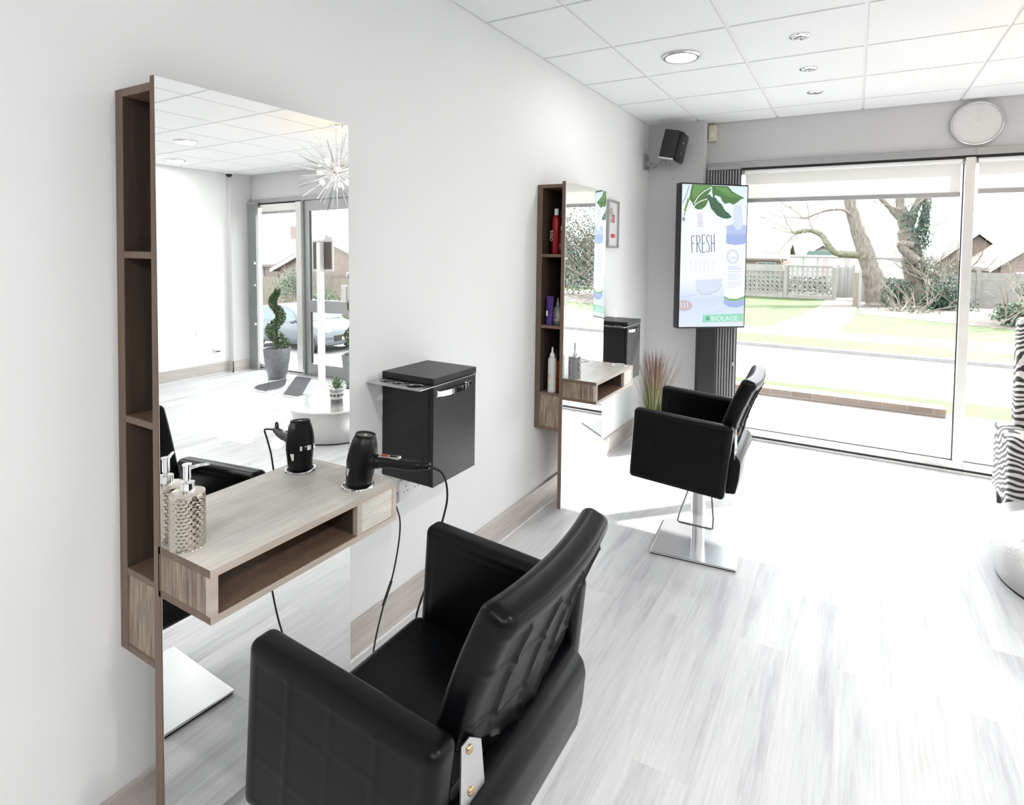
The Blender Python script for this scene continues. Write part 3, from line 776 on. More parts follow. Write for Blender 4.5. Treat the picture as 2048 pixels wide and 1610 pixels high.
# ============================================================ THINGS ON THE STATIONS
# hairdryer standing nozzle-down in the ring of the near shelf
hd = thing('hairdryer', (0.318, 1.260, 0.836), 'black hairdryer standing nozzle down in the ring on the near shelf', 'hairdryer')
ax = Vector((0.016, 0.016, 0.165)).normalized()
rotm = Vector((0, 0, 1)).rotation_difference(ax).to_matrix().to_4x4()
m_bd = M('dryer_black', (0.006, 0.006, 0.007), 0.33, var=0.1, scale=20, bump=0.03, bscale=500, spec=0.28)
prof = [(0.0, 0.001), (0.036, 0.001), (0.037, 0.004), (0.040, 0.03), (0.0435, 0.062), (0.0445, 0.066), (0.0445, 0.09), (0.0425, 0.112), (0.038, 0.135), (0.033, 0.150), (0.0315, 0.152), (0.0315, 0.156)]
body = MB().use(m_bd).lathe(prof, seg=40, mtx=rotm, cap=False).build('body', None, hd, 40, world=False)
MB().use(m_black).lathe([(0.031, 0.150), (0.031, 0.160), (0.027, 0.160), (0.026, 0.155), (0.0, 0.155)], seg=40, mtx=rotm, cap=False).build('filter_cap', None, body, 30, world=False)
MB().use(M('filter_mesh', (0.12, 0.105, 0.09), 0.5, metal=0.5, var=0.5, scale=300)).lathe([(0.0255, 0.1555), (0.006, 0.1565), (0.0, 0.1565)], seg=30, mtx=rotm, cap=False).build('filter_mesh', None, body, world=False)
MB().use(m_steel).lathe([(0.005, 0.1566), (0.004, 0.158), (0, 0.158)], seg=16, mtx=rotm, cap=False).build('filter_badge', None, body, world=False)
band = MB().use(m_chrome); vs = []; fs = []
for k in range(15):     # chrome flash on the side turned to the mirror
    t = math.radians(95 + k*9)
    for z in (0.066, 0.080): vs.append(rotm @ Vector((0.0452*math.cos(t), 0.0452*math.sin(t), z)))
for k in range(14): fs.append([2*k, 2*k+2, 2*k+3, 2*k+1])
band.add(vs, fs); band.build('chrome_band', None, body, True, world=False)
vs = [rotm @ Vector((r_*math.cos(t), r_*math.sin(t), z)) for (t, z, r_) in ((-1.95, 0.036, 0.0412), (-1.78, 0.036, 0.0412), (-1.66, 0.058, 0.0436), (-2.0, 0.058, 0.0436))]
MB().use(m_chrome).add(vs, [[0, 1, 2, 3]]).build('chrome_tab', None, body, world=False)
E0 = Vector((0.535-0.318, 1.335-1.260, 0.917-0.836))
A0 = ax*0.078
hdir = (E0-A0).normalized()
hp = [A0+hdir*t for t in (0.02, 0.045, 0.06, 0.10, 0.15, 0.19, (E0-A0).length)]
hp[4] += Vector((0, 0, -0.004)); hp[5] += Vector((0, 0, -0.002))
han = MB().use(m_bd).tube(smoothpath(hp, 5), [0.026]*5+[0.021]*5+[0.0185]*5+[0.0165]*5+[0.0155]*5+[0.0125]*5+[0.010], 20).build('handle', None, hd, True, world=False)
side = hdir.cross(Vector((0, 0, 1))).normalized(); upv = side.cross(hdir).normalized()
def hpt(t, s, u): return A0 + hdir*t + side*s + upv*u
vs = [hpt(t, s, u) for t in (0.058, 0.125) for s in (-0.008, 0.008) for u in (0.012, 0.0195)]
MB().use(m_steel).add(vs, [[0, 1, 3, 2], [4, 6, 7, 5], [0, 2, 6, 4], [1, 5, 7, 3], [0, 4, 5, 1], [2, 3, 7, 6]]).build('switch_panel', None, han, world=False)
for (t, cm) in ((0.075, M('switch_red', (0.35, 0.05, 0.02), 0.4)), (0.105, m_black)):
    vs = [hpt(t+a, s, u) for a in (-0.011, 0.011) for s in (-0.005, 0.005) for u in (0.018, 0.0225)]
    MB().use(cm).add(vs, [[0, 1, 3, 2], [4, 6, 7, 5], [0, 2, 6, 4], [1, 5, 7, 3], [0, 4, 5, 1], [2, 3, 7, 6]]).build('switch', None, han, world=False)
mt = Matrix((side.to_4d(), hdir.to_4d(), upv.to_4d(), Vector((0, 0, 0, 1)))).transposed()
mt = Matrix(((side.x, hdir.x, upv.x, 0), (side.y, hdir.y, upv.y, 0), (side.z, hdir.z, upv.z, 0), (0, 0, 0, 1)))
lp = MB().use(m_bd).torus((0, 0, 0), 0.0105, 0.003, axis='x', seg=24)
lp.v = [mt @ v + hpt((E0-A0).length-0.012, 0, 0.018) for v in lp.v]
lp.build('hanging_loop', None, han, True, world=False)
Ew = Vector((0.535, 1.335, 0.917))
cord = [Ew-hdir*0.004, (0.56, 1.323, 0.918), (0.585, 1.327, 0.910), (0.592, 1.341, 0.876), (0.587, 1.353, 0.818), (0.570, 1.352, 0.747), (0.552, 1.350, 0.680), (0.540, 1.342, 0.613), (0.536, 1.324, 0.562), (0.534, 1.300, 0.523), (0.525, 1.290, 0.47), (0.515, 1.295, 0.36), (0.49, 1.31, 0.22), (0.45, 1.34, 0.08), (0.40, 1.38, 0.008), (0.31, 1.40, 0.006), (0.22, 1.42, 0.02), (0.15, 1.50, 0.10), (0.115, 1.58, 0.20), (0.10, 1.65, 0.29), (0.095, 1.69, 0.40), (0.08, 1.715, 0.48), (0.055, 1.72, 0.535)]
MB().use(m_black).tube(smoothpath(cord, 8), 0.0032, 8).build('cord', None, hd, True)
MB().use(m_black).tube([(0.112, 1.588, 0.215), (0.101, 1.645, 0.28)], 0.0055, 10).build('cord_joint', None, hd, True)
pg = MB().use(M('grey_plug', (0.22, 0.23, 0.25), 0.45)).box(0.0125, 0.05, 1.700, 1.742, 0.535, 0.582, 0.008, 3).build('plug', None, hd, True)

# soap dispensers
def hammered(name, col, rough):
    k = NT(name); k.bsdf.inputs['Base Color'].default_value = (*col, 1); k.bsdf.inputs['Metallic'].default_value = 1.0; k.bsdf.inputs['Roughness'].default_value = rough
    return k.m
def dimple_body(mb, R, z0, z1, ring, rows, depth, seg_per=6):
    """cylinder wall covered in staggered round dents"""
    nth = ring*seg_per; nz = rows*seg_per; vs = []; fs = []
    for j in range(nz+1):
        z = z0+(z1-z0)*j/nz
        for i in range(nth):
            t = 2*PI*i/nth
            best = 9
            rowf = j/seg_per
            for rr in (math.floor(rowf), math.floor(rowf)+1):
                off = 0.5 if int(rr) % 2 else 0.0
                cf = i/seg_per - off; d = abs(cf-round(cf)); best = min(best, math.hypot(d, rowf-rr))
            dent = depth*max(0, 1-(best/0.62)**2)
            r_ = R-dent if 0 < j < nz else R*0.985
            vs.append((r_*math.cos(t), r_*math.sin(t), z))
    for j in range(nz):
        for i in range(nth): fs.append([j*nth+i, j*nth+(i+1) % nth, (j+1)*nth+(i+1) % nth, (j+1)*nth+i])
    fs.append(list(range(nth))[::-1])
    mb.add(vs, fs); return mb
sd1 = thing('soap_dispenser', (0.234, 0.788, 0.836), 'hammered silver soap dispenser with chrome pump on the near shelf', 'soap dispenser')
m_ham = hammered('hammered_silver', (0.58, 0.53, 0.46), 0.10)
dimple_body(MB().use(m_ham), 0.040, 0.0, 0.126, 26, 15, 0.0015).build('bottle', None, sd1, True, world=False)
MB().use(M('dispenser_lid', (0.72, 0.66, 0.58), 0.25, metal=1.0)).lathe([(0.0394, 0.126), (0.039, 0.130), (0.036, 0.131), (0.0, 0.131)], seg=40, cap=False).build('lid', None, sd1, 30, world=False)
def pump(root, z, s, spout, h1=0.032, h2=0.036):
    p = MB().use(m_chrome).lathe([(0.0165*s, z), (0.0165*s, z+h1*0.72), (0.015*s, z+h1*0.75), (0.006*s, z+h1*0.76), (0.006*s, z+h1*1.0), (0.0085*s, z+h1*1.02), (0.0085*s, z+h1+h2*0.9), (0.0105*s, z+h1+h2*0.92), (0.0105*s, z+h1+h2)], seg=24).build('pump', None, root, 35, world=False)
    zt = z+h1+h2*0.78; d = Vector(spout).normalized(); L = Vector(spout).length
    MB().use(m_chrome).tube(smoothpath([(0, 0, zt-0.004), d*L*0.5+Vector((0, 0, zt+0.002)), d*L+Vector((0, 0, zt+0.004))], 5), [0.0045*s]*6+[0.0038*s]*4+[0.0034*s], 12).build('spout', None, p, True, world=False)
pump(sd1, 0.131, 1.0, (0.032, 0.036, 0.0))
sd2 = thing('soap_dispenser', (0.238, 2.997, 0.836), 'grey ribbed soap dispenser with thin chrome pump on the far shelf', 'soap dispenser')
m_rib = M('ribbed_grey', (0.28, 0.28, 0.285), 0.3, metal=0.6, var=0.05)
mb = MB().use(m_rib); vs = []; fs = []; NS = 96; NZ = 36
for j in range(NZ+1):
    z = 0.128*j/NZ
    for i in range(NS):
        t = 2*PI*i/NS; ph = (t*8/(2*PI) + z/0.032); e = 0.0022*abs(math.sin(PI*ph)); r_ = 0.036 - (0.0022-e)
        if j == NZ: r_ = 0.031
        vs.append((r_*math.cos(t), r_*math.sin(t), z))
for j in range(NZ):
    for i in range(NS): fs.append([j*NS+i, j*NS+(i+1) % NS, (j+1)*NS+(i+1) % NS, (j+1)*NS+i])
fs.append(list(range(NS))[::-1]); fs.append([NZ*NS+i for i in range(NS)])
mb.add(vs, fs); mb.build('bottle', None, sd2, 30, world=False)
pump(sd2, 0.128, 0.8, (0.02, 0.05, 0.0), 0.026, 0.052)

# hair products in the far station's open cabinet
def product(name, x, y, z, lab, prof, mat, parts=(), cat='bottle'):
    root = thing(name, (x, y, z), lab, cat, 'hair products in the far open cabinet')
    MB().use(mat).lathe(prof, seg=28).build('container', None, root, 35, world=False)
    for (nm, pr, mm) in parts: MB().use(mm).lathe(pr, seg=24).build(nm, None, root, 35, world=False)
    return root
m_redcan = M('red_can', (0.26, 0.006, 0.010), 0.25, metal=0.3, var=0.05); m_dkred = M('dark_red', (0.16, 0.006, 0.012), 0.3, var=0.05)
m_purple = M('purple_plastic', (0.055, 0.012, 0.16), 0.35, var=0.05); m_orange = M('orange_plastic', (0.60, 0.13, 0.02), 0.3, var=0.05)
m_can = M('white_can', (0.62, 0.61, 0.60), 0.3, var=0.03); m_greyb = M('grey_bottle', (0.36, 0.38, 0.43), 0.3, var=0.04); m_lab = M('bottle_label', (0.74, 0.74, 0.72), 0.5)
p1 = product('hairspray_can', 0.095, 3.02, 1.545, 'tall red spray can with white lettering on the top shelf of the far cabinet', [(0.0255, 0.0), (0.0265, 0.004), (0.0265, 0.200), (0.024, 0.214), (0.016, 0.226)], m_redcan, [('cap', [(0.013, 0.226), (0.013, 0.262), (0.009, 0.266)], m_white)], 'can')
RT = Matrix(((0, -1, 0, 0), (0, 0, -1, -0.0268), (1, 0, 0, 0), (0, 0, 0, 1)))   # lettering running up the can, facing the camera
tx = MB().use(m_lab).text('OSIS', 0.030, Matrix.Translation((-0.004, 0, 0.075)) @ Matrix.Rotation(math.radians(-14), 4, 'Z') @ RT, space=1.1)
tx.build('lettering', None, p1, world=False)
product('hairspray_can', 0.097, 3.09, 1.545, 'tall dark red spray can right of the lettered red one', [(0.0255, 0.0), (0.0265, 0.004), (0.0265, 0.205), (0.024, 0.220), (0.016, 0.230)], m_redcan, [('cap', [(0.022, 0.226), (0.022, 0.258), (0.018, 0.264)], m_black)], 'can')
p3 = product('product_bottle', 0.126, 3.035, 1.545, 'short dark bottle with white print in front of the red cans', [(0.021, 0.0), (0.022, 0.003), (0.022, 0.125), (0.012, 0.138)], m_dkred, [('cap', [(0.011, 0.138), (0.011, 0.165)], m_white)])
RF = Matrix(((1, 0, 0, 0), (0, 0, 1, -0.0222), (0, 1, 0, 0), (0, 0, 0, 1)))
RT2 = Matrix(((0, -1, 0, 0), (0, 0, -1, -0.0223), (1, 0, 0, 0), (0, 0, 0, 1)))
MB().use(m_lab).text('OSIS', 0.014, Matrix.Translation((0.0, 0, 0.03)) @ RT2, space=1.1).build('lettering', None, p3, world=False)
t1 = thing('shampoo_tube', (0.078, 2.985, 1.132), 'purple squeeze tube on the middle shelf of the far cabinet', 'tube', 'hair products in the far open cabinet')
mb = MB().use(m_purple); vs = []; fs = []
for j in range(9):
    z = 0.018+0.150*j/8; fl = j/8
    for i in range(24):
        t = 2*PI*i/24; vs.append((math.cos(t)*(0.021+0.004*fl), math.sin(t)*(0.021*(1-fl)+0.002*fl), z))
for j in range(8):
    for i in range(24): fs.append([j*24+i, j*24+(i+1) % 24, j*24+24+(i+1) % 24, j*24+24+i])
fs += [list(range(24))[::-1], [8*24+i for i in range(24)]]
mb.add(vs, fs); mb.build('tube_body', None, t1, True, world=False)
MB().use(m_purple).lathe([(0.019, 0), (0.019, 0.018)], seg=24).build('cap', None, t1, 30, world=False)
MB().use(m_lab).box(-0.012, -0.002, -0.0215, -0.0205, 0.055, 0.085).build('print', None, t1, world=False)
p4 = product('product_bottle', 0.098, 3.05, 1.132, 'grey bottle with white label and nozzle on the middle shelf of the far cabinet', [(0.028, 0.0), (0.030, 0.004), (0.030, 0.085), (0.022, 0.102), (0.010, 0.108)], m_greyb, [('nozzle', [(0.010, 0.108), (0.010, 0.122), (0.005, 0.130), (0.003, 0.155)], m_can)])
mb = MB().use(m_lab); vs = []; fs = []
for k in range(11):
    t = math.radians(-145+k*11)
    for z in (0.02, 0.07): vs.append((0.0304*math.cos(t), 0.0304*math.sin(t), z))
for k in range(10): fs.append([2*k, 2*k+2, 2*k+3, 2*k+1])
mb.add(vs, fs); mb.use(m_black)
for z in (0.06, 0.045, 0.038): mb.box(-0.014, 0.008, -0.0309, -0.0303, z, z+0.003)
mb.build('label', None, p4, world=False)
product('product_bottle', 0.100, 3.12, 1.132, 'black capped bottle behind the purple tube on the middle shelf', [(0.022, 0), (0.022, 0.14), (0.016, 0.155)], M('brown_bottle', (0.05, 0.03, 0.025), 0.3), [('cap', [(0.014, 0.155), (0.014, 0.19), (0.010, 0.20)], m_black)])
product('product_bottle', 0.118, 3.17, 1.132, 'red rounded bottle half hidden by the far mirror panel on the middle shelf', [(0.016, 0), (0.018, 0.13), (0.019, 0.19), (0.015, 0.225), (0.006, 0.238)], m_redcan)
p5 = product('mousse_can', 0.098, 2.99, 0.741, 'white mousse can with nozzle on the lowest shelf of the far cabinet', [(0.0245, 0), (0.0255, 0.003), (0.0255, 0.185), (0.022, 0.200), (0.014, 0.206)], m_can, [('nozzle', [(0.015, 0.206), (0.014, 0.222), (0.007, 0.232), (0.004, 0.262)], m_white)], 'can')
mb = MB().use(M('can_print', (0.55, 0.30, 0.22), 0.5))
mb.box(-0.016, 0.006, -0.0262, -0.0245, 0.085, 0.09).box(-0.014, 0.002, -0.0262, -0.025, 0.098, 0.104).box(-0.014, 0.004, -0.0262, -0.025, 0.035, 0.038)
mb.build('print', None, p5, world=False)
p6 = product('product_bottle', 0.092, 3.055, 0.741, 'orange bottle with black cap on the lowest shelf of the far cabinet', [(0.022, 0), (0.024, 0.003), (0.024, 0.165), (0.020, 0.175)], m_orange, [('cap', [(0.020, 0.175), (0.019, 0.20), (0.008, 0.222), (0.005, 0.24)], m_black)])
MB().use(m_dkred).lathe([(0.0242, 0.06), (0.0242, 0.068)], seg=24, cap=False).build('print', None, p6, world=False)

# ============================================================ ADVERTISING SCREEN
PH = math.radians(41.5)
ds = thing('display_totem', (0.630, 4.745, 0), 'tall portrait advertising screen on a black floor stand before the grey pillar', 'screen', rz=PH)
SW, Z0, Z1 = 0.588, 0.966, 2.118
MB().use(m_black).box(-SW/2, SW/2, 0.0, 0.08, Z0, Z1, 0.004, 2).build('housing', None, ds, world=False)
MB().use(m_black).box(-0.075, 0.075, 0.055, 0.115, 0.014, Z0+0.25, 0.004, 1).build('column', None, ds, world=False)
MB().use(m_black).box(-0.24, 0.20, -0.14, 0.20, 0.0, 0.014, 0.004, 1).build('foot_plate', None, ds, world=False)
def em8(name, r, g, b): return emis(name, srgb(r, g, b), 0.80)
e_bg = NT('screen_backdrop')
tcv = e_bg.coords((1, 1, 1)); sx = e_bg.add('ShaderNodeSeparateXYZ'); e_bg.link(tcv, sx.inputs[0])
mr = e_bg.add('ShaderNodeMapRange'); mr.inputs['From Min'].default_value = Z0; mr.inputs['From Max'].default_value = Z1; e_bg.link(sx.outputs['Z'], mr.inputs['Value'])
cc_ = e_bg.ramp(mr.outputs[0], [(0.0, srgb(228, 238, 252)), (0.2, srgb(214, 226, 248)), (0.33, srgb(246, 251, 255)), (0.8, srgb(245, 253, 255)), (1.0, srgb(218, 238, 252))])
e_bg.link(cc_, e_bg.bsdf.inputs['Emission Color']); e_bg.bsdf.inputs['Emission Strength'].default_value = 0.82
e_bg.bsdf.inputs['Base Color'].default_value = (0.02, 0.02, 0.02, 1); e_bg.bsdf.inputs['Roughness'].default_value = 0.3
BW_, bz = 0.010, 0.012
def uv(x, y):
    """picture position (u right, v down, 0..1) -> local x,z on the screen"""
    u = (x-(425-0.0404*(y-508)))/(464-0.0045*(y-508)); v = (y-508)/994
    u = min(1.0, max(0.0, u)); v = min(1.0, max(0.0, v))
    return (-SW/2+BW_+u*(SW-2*BW_), Z1-bz-v*(Z1-Z0-2*bz))
pic = MB().use(e_bg.m); pic.add([(-SW/2+BW_, -0.001, Z0+bz), (SW/2-BW_, -0.001, Z0+bz), (SW/2-BW_, -0.001, Z1-bz), (-SW/2+BW_, -0.001, Z1-bz)], [[0, 1, 2, 3]])
lay = [0.0014]
def shape(pts, mat):
    q = [uv(*p) for p in pts]; lay[0] += 0.00006
    pic.use(mat).add([(a, -lay[0], b) for a, b in q], [list(range(len(q)))])
def blob(cx, cy, rx, ry, mat, n=28, a0=0, a1=360): shape([(cx+rx*math.cos(math.radians(a0+(a1-a0)*k/n)), cy+ry*math.sin(math.radians(a0+(a1-a0)*k/n))) for k in range(n if a1-a0 == 360 else n+1)], mat)
def stroke(pts, wd, mat):
    L = []; Rr = []
    for i, p in enumerate(pts):
        a, b = pts[max(0, i-1)], pts[min(len(pts)-1, i+1)]; dx, dy = b[0]-a[0], b[1]-a[1]; l = math.hypot(dx, dy) or 1
        L.append((p[0]-dy/l*wd/2, p[1]+dx/l*wd/2)); Rr.append((p[0]+dy/l*wd/2, p[1]-dx/l*wd/2))
    shape(L+Rr[::-1], mat)
eg1, eg2, eg3 = em8('screen_leaf', 74, 122, 62), em8('screen_leaf_dark', 52, 98, 72), em8('screen_leaf_light', 104, 156, 84)
elav, elav2, elav3 = em8('screen_lavender', 190, 205, 245), em8('screen_lavender_deep', 166, 186, 236), em8('screen_lavender_pale', 222, 232, 251)
ewh, eink, emint, egrn, ebis, epk = em8('screen_white', 250, 253, 255), em8('screen_ink', 88, 96, 132), em8('screen_mint', 150, 226, 198), em8('screen_green', 122, 182, 110), em8('screen_biscuit', 206, 188, 196), em8('screen_pink', 236, 228, 242)
# foliage
shape([(440, 690), (470, 620), (462, 600), (430, 700)], eg3); stroke([(424, 760), (450, 670), (478, 590), (505, 520)], 7, eg3)
stroke([(424, 640), (450, 590), (474, 516)], 4, eg2)
shape([(492, 509), (480, 560), (472, 610), (492, 636), (505, 668), (528, 682), (560, 678), (590, 650), (604, 612), (598, 580), (622, 548), (634, 509)], eg1)
shape([(505, 512), (492, 570), (500, 612), (540, 570), (600, 524), (628, 512)], eg3)
stroke([(505, 640), (535, 590), (575, 555), (630, 522)], 6, ewh); stroke([(480, 690), (520, 640), (560, 618), (598, 606)], 6, ewh)
shape([(632, 512), (748, 512), (775, 545), (812, 566), (865, 590), (838, 600), (812, 622), (785, 640), (755, 628), (722, 636), (704, 618), (690, 588), (655, 578), (640, 604), (633, 560)], eg1)
shape([(650, 525), (735, 520), (770, 560), (845, 590), (760, 590), (700, 560)], eg3); stroke([(640, 522), (700, 556), (770, 578), (850, 592)], 3, eg2)
shape([(594, 588), (612, 570), (630, 592), (655, 592), (676, 622), (700, 640), (722, 682), (748, 700), (772, 728), (740, 740), (700, 736), (664, 718), (640, 690), (622, 670), (612, 630)], eg2)
stroke([(604, 586), (650, 640), (700, 700), (765, 728)], 3, eg1)
blob(430, 752, 16, 26, elav3); blob(430, 750, 8, 12, eg3)
# jug with lettering
shape([(522, 705), (530, 702), (560, 706), (566, 800), (545, 806), (530, 800)], epk); stroke([(530, 775), (562, 776)], 3, elav)
shape([(505, 1172), (696, 1162), (690, 1205), (660, 1245), (600, 1270), (545, 1272), (512, 1240)], elav3); stroke([(512, 1240), (545, 1272), (600, 1272), (660, 1248), (692, 1205)], 3, em8('screen_shadow', 150, 160, 190))
stroke([(390, 1296), (430, 1290), (470, 1284), (520, 1272)], 3, elav)
for (a, b, c) in ((1195, 1380, 420), (1225, 1460, 560), (1235, 1400, 640)): stroke([(c, b), (c+60, b-6)], 3, elav)
blob(420, 1352, 60, 38, ebis, 28)
for k in range(3): stroke([(400+k*22, 1330), (406+k*22, 1368)], 5, ewh)
# pump bottle
shape([(786, 642), (838, 640), (846, 690), (850, 800), (830, 812), (800, 812), (778, 800), (780, 700)], elav3)
shape([(728, 792), (778, 776), (800, 814), (832, 814), (852, 776), (874, 786), (872, 905), (850, 918), (790, 924), (736, 916)], elav)
shape([(728, 850), (873, 846), (872, 905), (850, 918), (790, 924), (736, 916), (726, 904)], elav2)
shape([(716, 916), (790, 926), (868, 912), (858, 1285), (830, 1305), (770, 1308), (704, 1290)], ewh)
shape([(704, 1285), (740, 1304), (800, 1306), (857, 1284), (856, 1300), (800, 1320), (740, 1318), (703, 1300)], egrn)
shape([(703, 1302), (740, 1320), (800, 1322), (856, 1302), (850, 1350), (800, 1368), (740, 1364), (704, 1340)], elav2)
for rr_ in (44, 36):
    stroke([(772+rr_*math.cos(t*PI/16)*0.95, 1006+rr_*1.12*math.sin(t*PI/16)) for t in range(33)], 3, elav2)
for k, yy in enumerate((1080, 1094, 1112, 1130, 1142, 1156, 1170, 1190, 1206, 1222)): stroke([(738-k*0.8, yy), (738-k*0.8+(98 if k % 3 else 70), yy-4)], 4 if k < 2 else 2.2, elav2)
# mint band and lettering
shape([(552, 1418), (842, 1411), (840, 1466), (550, 1472)], emint)
for (a, b) in ((576, 1432), (588, 1431), (576, 1446), (588, 1445)): shape([(a, b), (a+10, b-1), (a+10, b+11), (a, b+12)], em8('screen_leafmark', 70, 150, 100))
def stext(body, x, y, size, mat, sx=1.0, sy=1.0):
    a, b = uv(x, y); lay[0] += 0.00006
    pic.use(mat).text(body, size, Matrix.Translation((a, -lay[0], b)) @ Matrix(((sx, 0, 0, 0), (0, 0, -1, 0), (0, sy, 0, 0), (0, 0, 0, 1))))
stext('BIOLAGE', 608, 1460, 0.058, ewh, 1.02, 0.95)
# tall hand lettering drawn stroke by stroke: FRESH
S_ = 5.5
for st in ([(482, 868), (484, 984)], [(482, 868), (506, 864)], [(483, 920), (500, 917)],
           [(518, 860), (519, 980)], [(518, 862), (538, 866), (543, 890), (536, 912), (519, 918)], [(524, 918), (545, 980)],
           [(556, 860), (556, 980)], [(556, 860), (578, 857)], [(556, 917), (573, 914)], [(556, 980), (578, 977)],
           [(608, 868), (598, 856), (588, 866), (587, 890), (597, 914), (607, 938), (606, 964), (596, 978), (585, 966)],
           [(620, 856), (621, 976)], [(641, 852), (642, 973)], [(620, 916), (642, 913)]): stroke(st, S_, eink)
for k in range(6):
    x = 476+k*30; stroke([(x, 1030), (x, 1108)], 3, elav3)
    if k % 2: stroke([(x, 1070), (x+20, 1040)], 3, elav3)
stext('LAN', 754, 1022, 0.026, elav2)
sc_ = pic.build('screen', None, ds, world=False)

# ============================================================ POTTED GRASS IN THE CORNER
gp = thing('potted_grass', (0.245, 4.50, 0), 'reddish ornamental grass in a grey pot on the floor below the far black cabinet', 'plant')
m_pot = M('grey_pot', (0.17, 0.18, 0.19), 0.6, var=0.15, scale=25, bump=0.1, bscale=150)
MB().use(m_pot).lathe([(0.085, 0), (0.115, 0.12), (0.125, 0.29), (0.118, 0.29), (0.112, 0.25), (0.0, 0.25)], seg=32, cap=False).build('pot', None, gp, True, world=False)
k = NT('grass_blade'); sx = k.add('ShaderNodeSeparateXYZ'); k.link(k.coords(), sx.inputs[0])
mr = k.add('ShaderNodeMapRange'); mr.inputs['From Min'].default_value = 0.26; mr.inputs['From Max'].default_value = 0.78; k.link(sx.outputs['Z'], mr.inputs['Value'])
k.link(k.ramp(mr.outputs[0], [(0.0, (0.10, 0.13, 0.035)), (0.35, (0.17, 0.17, 0.07)), (0.6, (0.19, 0.125, 0.085)), (0.85, (0.16, 0.075, 0.06)), (1.0, (0.22, 0.13, 0.10))]), k.bsdf.inputs['Base Color'])
k.bsdf.inputs['Roughness'].default_value = 0.6
RG = random.Random(11); mb = MB().use(k.m)
for i in range(300):
    a = RG.uniform(0, 2*PI); r0 = RG.uniform(0, 0.06); lean = RG.uniform(0.04, 0.28)*(0.4+r0/0.06*0.6); h = RG.uniform(0.36, 0.55)
    if math.cos(a) < 0: lean *= 1-0.42*abs(math.cos(a))
    p0 = Vector((r0*math.cos(a), r0*math.sin(a), 0.245)); d = Vector((math.cos(a), math.sin(a), 0)); sd_ = Vector((-d.y, d.x, 0)); vs = []; fs = []
    for j in range(6):
        t = j/5; c = p0+d*lean*(t**1.4)+Vector((0, 0, h*t)); wd = 0.0034*(1-t*0.85)
        vs += [c-sd_*wd, c+sd_*wd]
    for j in range(5): fs.append([2*j, 2*j+1, 2*j+3, 2*j+2])
    mb.add(vs, fs)
    if i % 3 == 0:   # seed head wisps
        for q in range(6):
            t = 0.72+q*0.05; c = p0+d*lean*(t**1.4)+Vector((0, 0, h*t)); e = c+Vector((RG.uniform(-.012, .018), RG.uniform(-.018, .018), 0.035)); mb.add([c-sd_*0.0008, c+sd_*0.0008, e], [[0, 1, 2]])
mb.build('grass', None, gp, world=False)

# ============================================================ LOUNGE CORNER
def zebra_mat():
    k = NT('zebra_fabric'); v = k.coords((1, 1, 1), (0.35, 0.3, 0.2))
    nz = k.add('ShaderNodeTexNoise', Scale=3.2, Detail=1.5); k.link(v, nz.inputs['Vector'])
    sc2 = k.add('ShaderNodeVectorMath', operation='SCALE'); sc2.inputs['Scale'].default_value = 0.30; k.link(nz.outputs['Color'], sc2.inputs[0])
    ad = k.add('ShaderNodeVectorMath', operation='ADD'); k.link(v, ad.inputs[0]); k.link(sc2.outputs[0], ad.inputs[1])
    wv = k.add('ShaderNodeTexWave', wave_type='BANDS', bands_direction='Z', Scale=9.0, Distortion=2.2, Detail=1.0); wv.inputs['Detail Scale'].default_value = 1.2
    k.link(ad.outputs[0], wv.inputs['Vector'])
    k.link(k.ramp(wv.outputs['Fac'], [(0.47, (0.020, 0.018, 0.018)), (0.53, (0.62, 0.60, 0.57))]), k.bsdf.inputs['Base Color'])
    k.bsdf.inputs['Roughness'].default_value = 0.75
    k.bsdf.inputs['Sheen Weight'].default_value = 0.2
    return k.m
m_zeb = zebra_mat()
zc = thing('zebra_armchair', (2.80, 4.52, 0), 'black and white zebra print armchair before the window at the right edge', 'armchair')
MB().use(m_zeb).box(-0.30, 0.34, 0.06, 0.20, 0.32, 1.195, 0.035, 4).build('backrest', None, zc, 50, world=False)
MB().use(m_zeb).box(-0.38, -0.25, -0.255, 0.20, 0.09, 0.525, 0.03, 4).build('armrest', None, zc, 50, world=False)
MB().use(m_zeb).box(0.29, 0.42, -0.255, 0.20, 0.09, 0.525, 0.03, 4).build('armrest', None, zc, 50, world=False)
MB().use(m_zeb).box(-0.25, 0.29, -0.25, 0.08, 0.09, 0.40, 0.02, 3).build('seat', None, zc, 50, world=False)
for (x, y) in ((-0.34, -0.21), (0.38, -0.21), (-0.34, 0.16), (0.38, 0.16)): MB().use(m_black).lathe([(0.016, 0), (0.022, 0.092)], c=(x, y, 0), seg=16).build('leg', None, zc, world=False)

tb = thing('drum_table', (2.672, 3.607, 0), 'low round hammered metal drum table at the right edge, also seen in the near mirror', 'table')
m_drum = NT('hammered_drum'); vo = m_drum.add('ShaderNodeTexVoronoi', Scale=75.0); m_drum.link(m_drum.coords(), vo.inputs['Vector'])
m_drum.bsdf.inputs['Base Color'].default_value = (0.62, 0.61, 0.60, 1); m_drum.bsdf.inputs['Metallic'].default_value = 1.0; m_drum.bsdf.inputs['Roughness'].default_value = 0.3
m_drum.bump(vo.outputs['Distance'], 0.35, 0.002)
TH, TR_ = 0.275, 0.425
MB().use(m_drum.m).lathe([(TR_-0.02, 0.012), (TR_-0.008, 0.09), (TR_-0.006, TH-0.03), (TR_-0.008, TH-0.016)], seg=96, cap=False).build('drum', None, tb, True, world=False)
MB().use(m_black).lathe([(TR_-0.035, 0.0), (TR_-0.022, 0.0), (TR_-0.020, 0.012), (TR_-0.035, 0.012)], seg=72, cap=False).build('plinth_ring', None, tb, world=False)
